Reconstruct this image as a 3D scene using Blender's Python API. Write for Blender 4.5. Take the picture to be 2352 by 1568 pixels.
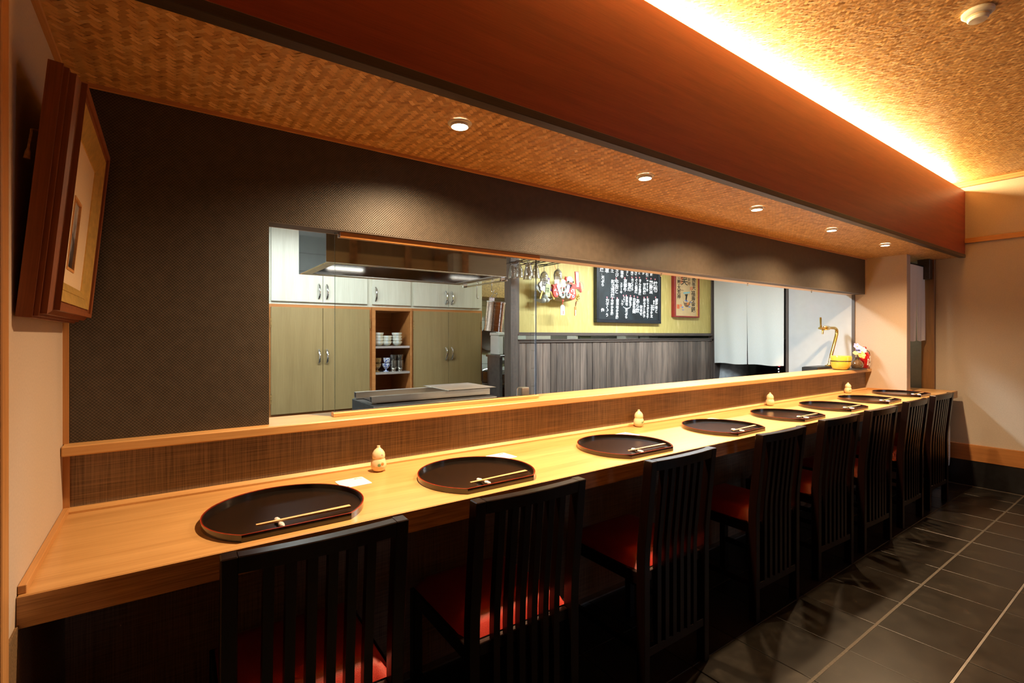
import bpy, bmesh, math, random
import numpy as np
from mathutils import Vector, Matrix
for o in list(bpy.data.objects): bpy.data.objects.remove(o, do_unlink=True)
scene = bpy.context.scene
COL = scene.collection
R = math.radians
rnd = random.Random(7)

# ---------------------------------------------------------------- camera
cd = bpy.data.cameras.new('camera'); cam = bpy.data.objects.new('camera', cd); COL.objects.link(cam)
cd.sensor_width = 36.0; cd.lens = 1130.3 / 2352 * 36.0
cd.shift_y = -13.0 / 2352
cd.clip_start = 0.02
cam.location = (0.2208, 0.0, 1.29)
cam.rotation_euler = (R(90), 0, -math.atan2(0.5772, 0.8166))
scene.camera = cam

# ---------------------------------------------------------------- world, exposure
w = bpy.data.worlds.new('world'); scene.world = w; w.use_nodes = True
w.node_tree.nodes['Background'].inputs[0].default_value = (0.75, 0.85, 1.0, 1)
w.node_tree.nodes['Background'].inputs[1].default_value = 0.4
cy = scene.cycles
cy.max_bounces = 8; cy.diffuse_bounces = 4; cy.glossy_bounces = 4; cy.transmission_bounces = 4; cy.transparent_max_bounces = 12
cy.caustics_reflective = False; cy.caustics_refractive = False; cy.sample_clamp_indirect = 4.0; cy.adaptive_threshold = 0.05
vs = scene.view_settings
vs.view_transform = 'Standard'; vs.look = 'None'; vs.gamma = 1.0; vs.exposure = 0.0; vs.use_curve_mapping = False

# ---------------------------------------------------------------- light levels
WARM = (1.0, 0.67, 0.37)
P_SPOT = 162.0      # each counter downlight
P_COVE = 140.0      # cove strip
P_KITCH = 30.0     # each kitchen fluorescent
P_ROOM = 14.0      # each added fill downlight behind the camera
P_DAY = 12.0       # daylight lamp added inside the room before the paper screen
def area(name, loc, rot, sx, sy, power, col, parent=None, spread=180):
    l = bpy.data.lights.new(name, 'AREA'); l.shape = 'RECTANGLE'; l.size = sx; l.size_y = sy
    l.energy = power; l.color = col; l.spread = R(spread)
    o = bpy.data.objects.new(name, l); COL.objects.link(o); o.location = loc; o.rotation_euler = rot
    if parent: o.parent = parent
    return o
def spot(name, loc, power, col, ang, blend, rad=0.03, tilt=(0, 0, 0), parent=None):
    l = bpy.data.lights.new(name, 'SPOT'); l.energy = power; l.color = col
    l.spot_size = R(ang); l.spot_blend = blend; l.shadow_soft_size = rad
    o = bpy.data.objects.new(name, l); COL.objects.link(o); o.location = loc; o.rotation_euler = tilt
    if parent: o.parent = parent
    return o
# added daylight lamp standing in front of the paper screen behind the camera
area('daylight_fill', (5.4, -2.5, 1.25), (R(90), 0, 0), 0.85, 1.9, P_DAY, (0.62, 0.78, 1.0))
# cove strip hidden behind the red fascia, shining up at the ceiling
area('cove_light', (2.7, 1.305, 2.572), (R(-115), 0, 0), 6.3, 0.03, P_COVE, (1.0, 0.68, 0.30))

# ================================================================ materials
MATS = {}
def newmat(name):
    m = bpy.data.materials.new(name); m.use_nodes = True
    nt = m.node_tree; b = nt.nodes['Principled BSDF']; MATS[name] = m
    return m, nt, b
def N(nt, t, **k):
    n = nt.nodes.new(t)
    for a, v in k.items():
        if a.startswith('i_'): n.inputs[a[2:]].default_value = v
        else: setattr(n, a, v)
    return n
def L(nt, a, b): nt.links.new(a, b)
def coords(nt, scale=(1, 1, 1), rot=(0, 0, 0)):
    tc = N(nt, 'ShaderNodeTexCoord'); mp = N(nt, 'ShaderNodeMapping')
    mp.inputs['Scale'].default_value = scale; mp.inputs['Rotation'].default_value = rot
    L(nt, tc.outputs['Object'], mp.inputs['Vector']); return mp.outputs['Vector']
def ramp(nt, fac, stops):
    r = N(nt, 'ShaderNodeValToRGB'); e = r.color_ramp.elements
    e[0].position, e[0].color = stops[0][0], (*stops[0][1], 1)
    e[1].position, e[1].color = stops[-1][0], (*stops[-1][1], 1)
    for p, c in stops[1:-1]:
        x = e.new(p); x.color = (*c, 1)
    L(nt, fac, r.inputs['Fac']); return r.outputs['Color']
def bump(nt, b, h, strength=0.3, dist=0.002):
    n = N(nt, 'ShaderNodeBump'); n.inputs['Strength'].default_value = strength; n.inputs['Distance'].default_value = dist
    L(nt, h, n.inputs['Height']); L(nt, n.outputs['Normal'], b.inputs['Normal'])
def plain(name, col, rough=0.5, metal=0.0, spec=0.5, coat=0.0, nscale=0, namp=0.1, bstr=0.0, em=0, tr=0):
    m, nt, b = newmat(name)
    b.inputs['Roughness'].default_value = rough; b.inputs['Metallic'].default_value = metal
    b.inputs['Specular IOR Level'].default_value = spec; b.inputs['Coat Weight'].default_value = coat
    b.inputs['Coat Roughness'].default_value = 0.08
    b.inputs['Base Color'].default_value = (*col, 1)
    if nscale:
        v = coords(nt); n = N(nt, 'ShaderNodeTexNoise', i_Scale=nscale, i_Detail=4.0)
        L(nt, v, n.inputs['Vector'])
        lo = tuple(max(0, c * (1 - namp)) for c in col); hi = tuple(min(1, c * (1 + namp)) for c in col)
        L(nt, ramp(nt, n.outputs['Fac'], [(0.3, lo), (0.7, hi)]), b.inputs['Base Color'])
        if bstr: bump(nt, b, n.outputs['Fac'], bstr)
    if em:
        b.inputs['Emission Color'].default_value = (*col, 1); b.inputs['Emission Strength'].default_value = em
    if tr: b.inputs['Transmission Weight'].default_value = tr
    return m
def wood(name, dark, light, axis='x', rough=0.45, ring=9.0, fine=1.0, coat=0.0, spec=0.5, bstr=0.12, rand=0.0):
    m, nt, b = newmat(name)
    s = {'x': (0.9, 14, 14), 'y': (14, 0.9, 14), 'z': (14, 14, 0.9)}[axis]
    v = coords(nt, s)
    n1 = N(nt, 'ShaderNodeTexNoise', i_Scale=ring * 0.28, i_Detail=3.0, i_Distortion=0.6); L(nt, v, n1.inputs['Vector'])
    s2 = {'x': (4, 160, 160), 'y': (160, 4, 160), 'z': (160, 160, 4)}[axis]
    v2 = coords(nt, s2); n2 = N(nt, 'ShaderNodeTexNoise', i_Scale=fine * 2.2, i_Detail=2.0); L(nt, v2, n2.inputs['Vector'])
    mx = N(nt, 'ShaderNodeMix', data_type='FLOAT'); mx.inputs['Factor'].default_value = 0.42
    L(nt, n1.outputs['Fac'], mx.inputs['A']); L(nt, n2.outputs['Fac'], mx.inputs['B'])
    mid = tuple((a + c) / 2 for a, c in zip(dark, light))
    col = ramp(nt, mx.outputs['Result'], [(0.34, dark), (0.5, mid), (0.66, light)])
    if rand:
        oi = N(nt, 'ShaderNodeObjectInfo'); hs = N(nt, 'ShaderNodeHueSaturation')
        mr = N(nt, 'ShaderNodeMapRange'); mr.inputs['To Min'].default_value = 1 - rand; mr.inputs['To Max'].default_value = 1 + rand
        L(nt, oi.outputs['Random'], mr.inputs['Value']); L(nt, mr.outputs['Result'], hs.inputs['Value'])
        L(nt, col, hs.inputs['Color']); col = hs.outputs['Color']
    L(nt, col, b.inputs['Base Color'])
    b.inputs['Roughness'].default_value = rough; b.inputs['Coat Weight'].default_value = coat
    b.inputs['Specular IOR Level'].default_value = spec; b.inputs['Coat Roughness'].default_value = 0.1
    bump(nt, b, mx.outputs['Result'], bstr, 0.001)
    return m
def glassy(name, tint=(1, 1, 1), ior=1.5, rough=0.0, tr=1.0):
    m, nt, b = newmat(name); nt.nodes.remove(b); out = nt.nodes['Material Output']
    t = N(nt, 'ShaderNodeBsdfTransparent'); t.inputs[0].default_value = (*tint, 1)
    g = N(nt, 'ShaderNodeBsdfGlossy'); g.inputs['Roughness'].default_value = rough
    f = N(nt, 'ShaderNodeFresnel'); f.inputs['IOR'].default_value = ior
    mx = N(nt, 'ShaderNodeMixShader'); L(nt, f.outputs[0], mx.inputs[0]); L(nt, t.outputs[0], mx.inputs[1]); L(nt, g.outputs[0], mx.inputs[2])
    L(nt, mx.outputs[0], out.inputs[0]); return m
def emit(name, col, s):
    m, nt, b = newmat(name); b.inputs['Base Color'].default_value = (*col, 1)
    b.inputs['Emission Color'].default_value = (*col, 1); b.inputs['Emission Strength'].default_value = s; m.cycles.emission_sampling = 'NONE'; return m
def diagcloth(name, c1, c2, period, rough=0.7, b_=0.5, diag=True):
    m, nt, b = newmat(name)
    tc = N(nt, 'ShaderNodeTexCoord'); sp = N(nt, 'ShaderNodeSeparateXYZ'); L(nt, tc.outputs['Object'], sp.inputs[0])
    def wv(op):
        k = N(nt, 'ShaderNodeMath', operation='MULTIPLY'); L(nt, sp.outputs[op], k.inputs[0]); k.inputs[1].default_value = 2 * math.pi / period
        s = N(nt, 'ShaderNodeMath', operation='SINE'); L(nt, k.outputs[0], s.inputs[0]); return s
    p = N(nt, 'ShaderNodeMath', operation='MULTIPLY'); L(nt, wv('X').outputs[0], p.inputs[0]); L(nt, wv('Z').outputs[0], p.inputs[1])
    h = N(nt, 'ShaderNodeMath', operation='MULTIPLY_ADD'); L(nt, p.outputs[0], h.inputs[0]); h.inputs[1].default_value = 0.5; h.inputs[2].default_value = 0.5
    n = N(nt, 'ShaderNodeTexNoise', i_Scale=35.0, i_Detail=3.0); L(nt, tc.outputs['Object'], n.inputs['Vector'])
    mx = N(nt, 'ShaderNodeMix', data_type='FLOAT'); mx.inputs['Factor'].default_value = 0.35
    L(nt, h.outputs[0], mx.inputs['A']); L(nt, n.outputs['Fac'], mx.inputs['B'])
    L(nt, ramp(nt, mx.outputs['Result'], [(0.25, c1), (0.8, c2)]), b.inputs['Base Color'])
    b.inputs['Roughness'].default_value = rough; b.inputs['Specular IOR Level'].default_value = 0.4
    bump(nt, b, h.outputs[0], b_, 0.002); return m
def gridcloth(name, c1, c2, rough=0.7):
    m, nt, b = newmat(name)
    v1 = coords(nt, (330, 330, 6)); n1 = N(nt, 'ShaderNodeTexNoise', i_Scale=1.0, i_Detail=2.0); L(nt, v1, n1.inputs['Vector'])
    v2 = coords(nt, (5, 5, 420)); n2 = N(nt, 'ShaderNodeTexNoise', i_Scale=1.0, i_Detail=2.0); L(nt, v2, n2.inputs['Vector'])
    mx = N(nt, 'ShaderNodeMix', data_type='FLOAT'); mx.inputs['Factor'].default_value = 0.5
    L(nt, n1.outputs['Fac'], mx.inputs['A']); L(nt, n2.outputs['Fac'], mx.inputs['B'])
    L(nt, ramp(nt, mx.outputs['Result'], [(0.36, c1), (0.64, c2)]), b.inputs['Base Color'])
    b.inputs['Roughness'].default_value = rough; bump(nt, b, mx.outputs['Result'], 0.35, 0.001); return m

wood('counter_wood', (0.46, 0.245, 0.083), (0.62, 0.36, 0.14), 'x', rough=0.36, ring=7, coat=0.15)
wood('ledge_wood', (0.47, 0.24, 0.08), (0.63, 0.36, 0.14), 'x', rough=0.4, ring=6)
wood('edge_wood', (0.29, 0.135, 0.045), (0.64, 0.36, 0.14), 'x', rough=0.42, ring=22, bstr=0.3)
wood('trim_wood', (0.58, 0.265, 0.08), (0.70, 0.35, 0.115), 'x', rough=0.45)
wood('trim_wood_y', (0.46, 0.22, 0.07), (0.60, 0.31, 0.11), 'y', rough=0.45)
wood('trim_wood_z', (0.40, 0.18, 0.055), (0.54, 0.26, 0.085), 'z', rough=0.45)
wood('beam_red', (0.25, 0.030, 0.009), (0.37, 0.055, 0.016), 'x', rough=0.42, ring=7, fine=1.2, bstr=0.05)
wood('beam_trim', (0.035, 0.02, 0.012), (0.07, 0.045, 0.028), 'x', rough=0.4)
wood('door_wood', (0.17, 0.075, 0.02), (0.26, 0.12, 0.035), 'z', rough=0.5)
wood('base_wood', (0.33, 0.13, 0.035), (0.48, 0.21, 0.06), 'y', rough=0.4, ring=5)
wood('frame_wood', (0.17, 0.045, 0.012), (0.27, 0.08, 0.022), 'z', rough=0.42)
wood('cab_cream', (0.62, 0.585, 0.465), (0.74, 0.71, 0.595), 'z', rough=0.35, ring=5, bstr=0.03)
wood('cab_olive', (0.265, 0.18, 0.072), (0.335, 0.235, 0.10), 'z', rough=0.45, ring=5, bstr=0.03)
wood('cab_orange', (0.42, 0.15, 0.04), (0.54, 0.22, 0.065), 'x', rough=0.4, bstr=0.03)
wood('plank', (0.085, 0.068, 0.060), (0.27, 0.205, 0.165), 'z', rough=0.45, ring=7, fine=0.8, rand=0.33)
wood('dark_post', (0.085, 0.067, 0.058), (0.16, 0.128, 0.11), 'z', rough=0.5)
plain('dark_mould', (0.10, 0.078, 0.068), 0.42)
wood('beige_lintel', (0.60, 0.43, 0.27), (0.70, 0.52, 0.34), 'x', rough=0.5)
plain('plaster', (0.51, 0.405, 0.315), 0.85, nscale=180, namp=0.05, bstr=0.12)
plain('plaster_right', (0.49, 0.425, 0.345), 0.85, nscale=160, namp=0.05, bstr=0.12)
plain('grey_wall', (0.30, 0.31, 0.26), 0.8, nscale=40, namp=0.05)
plain('dado_cloth', (0.15, 0.085, 0.035), 0.8, nscale=240, namp=0.4, bstr=0.3)
diagcloth('wall_cloth', (0.031, 0.0245, 0.0185), (0.097, 0.079, 0.062), 0.0088, rough=0.40, b_=0.32)
plain('header_under', (0.085, 0.07, 0.06), 0.7, nscale=300, namp=0.2)
gridcloth('panel_cloth', (0.105, 0.072, 0.045), (0.30, 0.21, 0.135))
plain('lacquer_black', (0.005, 0.004, 0.0035), 0.22, spec=0.4, coat=0.1, nscale=400, namp=0.3)
plain('lacquer_side', (0.010, 0.006, 0.005), 0.18, spec=0.6, coat=0.7, nscale=60, namp=0.2)
plain('lacquer_red', (0.26, 0.014, 0.005), 0.2, coat=0.6, nscale=80, namp=0.2)
wood('chair_lacquer', (0.0035, 0.0013, 0.001), (0.009, 0.0024, 0.0016), 'z', rough=0.3, coat=0.1, spec=0.3, bstr=0.02)
plain('red_leather', (0.33, 0.022, 0.014), 0.42, spec=0.5, nscale=520, namp=0.2, bstr=0.25)
plain('grout', (0.05, 0.042, 0.032), 0.8, nscale=90, namp=0.25)
plain('ceiling_base', (0.36, 0.17, 0.055), 0.8, nscale=60, namp=0.2)
plain('white_enamel', (0.80, 0.78, 0.72), 0.35, nscale=30, namp=0.03)
plain('chrome', (0.82, 0.82, 0.82), 0.12, 1.0, nscale=50, namp=0.04)
plain('stainless', (0.66, 0.64, 0.61), 0.28, 0.75, nscale=14, namp=0.05)
plain('hood_steel', (0.42, 0.41, 0.40), 0.07, 1.0, nscale=5, namp=0.06)
plain('stainless_dull', (0.40, 0.39, 0.37), 0.32, 0.8, nscale=30, namp=0.12)
plain('copper_steel', (0.72, 0.55, 0.45), 0.16, 1.0, nscale=30, namp=0.05)
plain('dark_metal', (0.03, 0.03, 0.03), 0.4, 0.6, nscale=30, namp=0.3)
plain('white_tile', (0.60, 0.64, 0.62), 0.12, nscale=20, namp=0.04)
plain('tile_grout', (0.18, 0.17, 0.15), 0.9, nscale=60, namp=0.1)
plain('kitchen_white', (0.78, 0.80, 0.80), 0.6, nscale=30, namp=0.03)
plain('glossy_white', (0.58, 0.60, 0.62), 0.08, nscale=20, namp=0.02)
plain('noren_white', (0.74, 0.77, 0.75), 0.9, nscale=260, namp=0.05, bstr=0.1)
plain('noren_grey', (0.80, 0.77, 0.74), 0.9, nscale=220, namp=0.05, bstr=0.1)
plain('brass_gold', (0.72, 0.50, 0.14), 0.16, 1.0, nscale=40, namp=0.06)
plain('gilt', (0.78, 0.50, 0.14), 0.38, 0.5, nscale=60, namp=0.12)
plain('mat_cream', (0.74, 0.57, 0.37), 0.9, nscale=300, namp=0.05)
plain('yellow_glaze', (0.72, 0.46, 0.055), 0.14, coat=0.5, nscale=12, namp=0.1)
plain('brown_glass', (0.20, 0.11, 0.05), 0.06, coat=0.6, tr=0.45, nscale=20, namp=0.2)
plain('red_glaze', (0.42, 0.012, 0.010), 0.22, coat=0.4, nscale=20, namp=0.12)
plain('porcelain', (0.80, 0.62, 0.40), 0.16, coat=0.5, nscale=20, namp=0.04)
plain('china_white', (0.80, 0.80, 0.76), 0.18, coat=0.4, nscale=30, namp=0.05)
plain('china_ochre', (0.55, 0.42, 0.2), 0.3, nscale=60, namp=0.25)
plain('china_brown', (0.26, 0.15, 0.05), 0.3, coat=0.3, nscale=90, namp=0.6)
plain('pan_iron', (0.035, 0.022, 0.016), 0.45, 0.3, nscale=30, namp=0.3)
plain('pewter', (0.30, 0.28, 0.25), 0.22, 0.9, nscale=120, namp=0.35)
plain('paper_white', (0.86, 0.83, 0.76), 0.8, nscale=80, namp=0.02)
plain('chalk', (0.92, 0.94, 0.97), 0.9, nscale=50, namp=0.04)
plain('pink_chalk', (0.78, 0.26, 0.30), 0.9, nscale=50, namp=0.1)
plain('board_black', (0.012, 0.018, 0.022), 0.5, nscale=9, namp=0.6)
plain('board_frame', (0.012, 0.016, 0.022), 0.35, nscale=30, namp=0.3)
plain('red_frame', (0.26, 0.018, 0.016), 0.4, nscale=30, namp=0.15)
plain('old_paper', (0.62, 0.46, 0.24), 0.8, nscale=14, namp=0.08)
plain('ink', (0.03, 0.025, 0.02), 0.8, nscale=60, namp=0.3)
plain('ink_brown', (0.22, 0.13, 0.07), 0.8, nscale=60, namp=0.3)
plain('seal_red', (0.68, 0.16, 0.06), 0.8, nscale=80, namp=0.3)
plain('blue_ink', (0.16, 0.26, 0.62), 0.8, nscale=60, namp=0.2)
plain('teal_ink', (0.25, 0.55, 0.58), 0.8, nscale=60, namp=0.2)
plain('leaf_green', (0.12, 0.30, 0.14), 0.6, nscale=60, namp=0.3)
plain('leaf_orange', (0.70, 0.20, 0.04), 0.6, nscale=60, namp=0.2)
plain('leaf_purple', (0.40, 0.26, 0.34), 0.6, nscale=60, namp=0.2)
plain('lime_print', (0.45, 0.62, 0.15), 0.7, nscale=60, namp=0.2)
plain('bamboo_stick', (0.66, 0.39, 0.16), 0.5, nscale=90, namp=0.12)
plain('lilac', (0.42, 0.42, 0.80), 0.7, nscale=80, namp=0.15)
plain('petal_white', (0.80, 0.80, 0.85), 0.7, nscale=80, namp=0.08)
plain('petal_yellow', (0.85, 0.66, 0.22), 0.7, nscale=80, namp=0.12)
plain('stem_green', (0.12, 0.22, 0.06), 0.6, nscale=80, namp=0.2)
plain('straw', (0.55, 0.44, 0.24), 0.8, nscale=160, namp=0.3, bstr=0.3)
plain('charm_red', (0.72, 0.06, 0.04), 0.35, nscale=60, namp=0.15)
plain('charm_purple', (0.16, 0.05, 0.40), 0.5, nscale=60, namp=0.15)
plain('charm_green', (0.50, 0.60, 0.30), 0.6, nscale=60, namp=0.2)
plain('charm_grey', (0.45, 0.48, 0.44), 0.5, nscale=70, namp=0.25)
plain('skin_paint', (0.80, 0.50, 0.36), 0.5, nscale=60, namp=0.08)
plain('green_plastic', (0.25, 0.75, 0.25), 0.4, nscale=40, namp=0.1)
plain('grey_cloth', (0.33, 0.36, 0.39), 0.85, nscale=18, namp=0.25, bstr=0.4)
plain('black_plastic', (0.012, 0.012, 0.013), 0.3, nscale=30, namp=0.3)
plain('olive_panel', (0.10, 0.11, 0.08), 0.6, nscale=30, namp=0.1)
plain('slate', (0.03, 0.03, 0.03), 0.6, nscale=60, namp=0.3)
plain('rope', (0.50, 0.28, 0.12), 0.8, nscale=200, namp=0.3)
plain('shoji', (0.75, 0.78, 0.80), 0.8, nscale=60, namp=0.04)
plain('lattice', (0.05, 0.03, 0.02), 0.5, nscale=60, namp=0.2)
plain('bamboo_column', (0.50, 0.17, 0.04), 0.4, nscale=30, namp=0.5)
glassy('pane_glass', (0.97, 0.985, 0.98), 1.45)
glassy('pane_edge', (0.75, 0.80, 0.78), 1.9, 0.1)
def mat_wine():
    m, nt, b = newmat('wine_glass'); nt.nodes.remove(b); out = nt.nodes['Material Output']
    t = N(nt, 'ShaderNodeBsdfTransparent'); t.inputs[0].default_value = (0.86, 0.84, 0.80, 1)
    g = N(nt, 'ShaderNodeBsdfGlossy'); g.inputs['Roughness'].default_value = 0.12
    d = N(nt, 'ShaderNodeBsdfDiffuse'); d.inputs[0].default_value = (0.62, 0.57, 0.50, 1)
    v = coords(nt); n = N(nt, 'ShaderNodeTexVoronoi', i_Scale=130.0); L(nt, v, n.inputs['Vector'])
    bp = N(nt, 'ShaderNodeBump'); bp.inputs['Strength'].default_value = 0.8; bp.inputs['Distance'].default_value = 0.002
    L(nt, n.outputs['Distance'], bp.inputs['Height']); L(nt, bp.outputs[0], g.inputs['Normal'])
    m1 = N(nt, 'ShaderNodeMixShader'); m1.inputs[0].default_value = 0.5; L(nt, g.outputs[0], m1.inputs[1]); L(nt, d.outputs[0], m1.inputs[2])
    f = N(nt, 'ShaderNodeFresnel'); f.inputs['IOR'].default_value = 1.3
    ad = N(nt, 'ShaderNodeMath', operation='ADD'); L(nt, f.outputs[0], ad.inputs[0]); ad.inputs[1].default_value = 0.20; ad.use_clamp = True
    m2 = N(nt, 'ShaderNodeMixShader'); L(nt, ad.outputs[0], m2.inputs[0]); L(nt, t.outputs[0], m2.inputs[1]); L(nt, m1.outputs[0], m2.inputs[2])
    L(nt, m2.outputs[0], out.inputs[0])
mat_wine()
plain('crystal', (0.72, 0.74, 0.86), 0.06, coat=0.8, nscale=300, namp=0.5)
emit('lamp_lens', (1.0, 0.82, 0.55), 30)
emit('tube_light', (0.92, 1.0, 0.98), 9)
emit('cove_led', (1.0, 0.66, 0.27), 3)
emit('led_red', (1.0, 0.02, 0.03), 4)
emit('led_white', (0.9, 0.95, 1.0), 4)

def mat_gold_paper():
    m, nt, b = newmat('gold_paper')
    v = coords(nt, (30, 30, 5), (0, R(28), 0)); n1 = N(nt, 'ShaderNodeTexNoise', i_Scale=1.3, i_Detail=4.0, i_Distortion=1.0); L(nt, v, n1.inputs['Vector'])
    L(nt, ramp(nt, n1.outputs['Fac'], [(0.3, (0.54, 0.44, 0.135)), (0.62, (0.63, 0.525, 0.18)), (0.74, (0.73, 0.64, 0.30))]), b.inputs['Base Color'])
    b.inputs['Roughness'].default_value = 0.5; b.inputs['Metallic'].default_value = 0.1
mat_gold_paper()
def mat_tile():
    m, nt, b = newmat('floor_tile')
    v = coords(nt); oi = N(nt, 'ShaderNodeObjectInfo')
    ad = N(nt, 'ShaderNodeVectorMath', operation='ADD'); L(nt, v, ad.inputs[0]); L(nt, oi.outputs['Location'], ad.inputs[1])
    n1 = N(nt, 'ShaderNodeTexNoise', i_Scale=9.0, i_Detail=6.0, i_Roughness=0.65); L(nt, ad.outputs[0], n1.inputs['Vector'])
    n2 = N(nt, 'ShaderNodeTexNoise', i_Scale=260.0, i_Detail=2.0); L(nt, ad.outputs[0], n2.inputs['Vector'])
    col = ramp(nt, n1.outputs['Fac'], [(0.3, (0.007, 0.006, 0.0047)), (0.55, (0.012, 0.0102, 0.008)), (0.75, (0.024, 0.020, 0.015))])
    hs = N(nt, 'ShaderNodeHueSaturation'); mr = N(nt, 'ShaderNodeMapRange'); mr.inputs['To Min'].default_value = 0.8; mr.inputs['To Max'].default_value = 1.2
    L(nt, oi.outputs['Random'], mr.inputs['Value']); L(nt, mr.outputs['Result'], hs.inputs['Value']); L(nt, col, hs.inputs['Color'])
    L(nt, hs.outputs['Color'], b.inputs['Base Color'])
    rr = N(nt, 'ShaderNodeMapRange'); rr.inputs['To Min'].default_value = 0.24; rr.inputs['To Max'].default_value = 0.42
    L(nt, n1.outputs['Fac'], rr.inputs['Value']); L(nt, rr.outputs['Result'], b.inputs['Roughness'])
    b.inputs['Specular IOR Level'].default_value = 0.26
    bump(nt, b, n2.outputs['Fac'], 0.15, 0.001)
mat_tile()
def mat_weave(name, k):
    m, nt, b = newmat(name)
    g = N(nt, 'ShaderNodeNewGeometry')
    v = coords(nt, (90, 90, 90)); n = N(nt, 'ShaderNodeTexNoise', i_Scale=2.0, i_Detail=2.0); L(nt, v, n.inputs['Vector'])
    mx = N(nt, 'ShaderNodeMix', data_type='FLOAT'); mx.inputs['Factor'].default_value = 0.25
    L(nt, g.outputs['Random Per Island'], mx.inputs['A']); L(nt, n.outputs['Fac'], mx.inputs['B'])
    st = [(0.10, (0.46, 0.235, 0.078)), (0.42, (0.62, 0.345, 0.125)), (0.8, (0.73, 0.445, 0.18)), (0.97, (0.86, 0.62, 0.34))]
    L(nt, ramp(nt, mx.outputs['Result'], [(p, tuple(c * k for c in col)) for p, col in st]), b.inputs['Base Color'])
    b.inputs['Roughness'].default_value = 0.36; b.inputs['Specular IOR Level'].default_value = 0.5
mat_weave('weave', 1.12); mat_weave('weave_dark', 0.88)  # weft darker: bamboo's inner face, and sheen by strip direction put into colour
def mat_blue_china():
    m, nt, b = newmat('china_blue')
    v = coords(nt); n = N(nt, 'ShaderNodeTexVoronoi', i_Scale=85.0); L(nt, v, n.inputs['Vector'])
    L(nt, ramp(nt, n.outputs['Distance'], [(0.38, (0.05, 0.09, 0.42)), (0.5, (0.75, 0.78, 0.82))]), b.inputs['Base Color'])
    b.inputs['Roughness'].default_value = 0.15
mat_blue_china()
def mat_bowl():
    m, nt, b = newmat('china_bowl')
    v = coords(nt); n = N(nt, 'ShaderNodeTexNoise', i_Scale=26.0, i_Detail=2.0); L(nt, v, n.inputs['Vector'])
    L(nt, ramp(nt, n.outputs['Fac'], [(0.45, (0.78, 0.80, 0.76)), (0.66, (0.72, 0.58, 0.33))]), b.inputs['Base Color'])
    b.inputs['Roughness'].default_value = 0.15
mat_bowl()
def mat_painting():
    m, nt, b = newmat('ink_landscape')
    v = coords(nt, (1, 18, 14)); n = N(nt, 'ShaderNodeTexNoise', i_Scale=1.0, i_Detail=6.0, i_Distortion=1.4); L(nt, v, n.inputs['Vector'])
    tc = N(nt, 'ShaderNodeTexCoord'); sp = N(nt, 'ShaderNodeSeparateXYZ'); L(nt, tc.outputs['Object'], sp.inputs[0])
    mr = N(nt, 'ShaderNodeMapRange'); mr.inputs['From Min'].default_value = -0.07; mr.inputs['From Max'].default_value = 0.07
    mr.inputs['To Min'].default_value = -0.22; mr.inputs['To Max'].default_value = 0.22; L(nt, sp.outputs['Z'], mr.inputs['Value'])
    a = N(nt, 'ShaderNodeMath', operation='ADD'); L(nt, n.outputs['Fac'], a.inputs[0]); L(nt, mr.outputs['Result'], a.inputs[1])
    L(nt, ramp(nt, a.outputs[0], [(0.32, (0.015, 0.014, 0.015)), (0.45, (0.12, 0.12, 0.14)), (0.55, (0.35, 0.34, 0.36)), (0.72, (0.50, 0.46, 0.42))]), b.inputs['Base Color'])
    b.inputs['Roughness'].default_value = 0.3
mat_painting()

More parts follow.
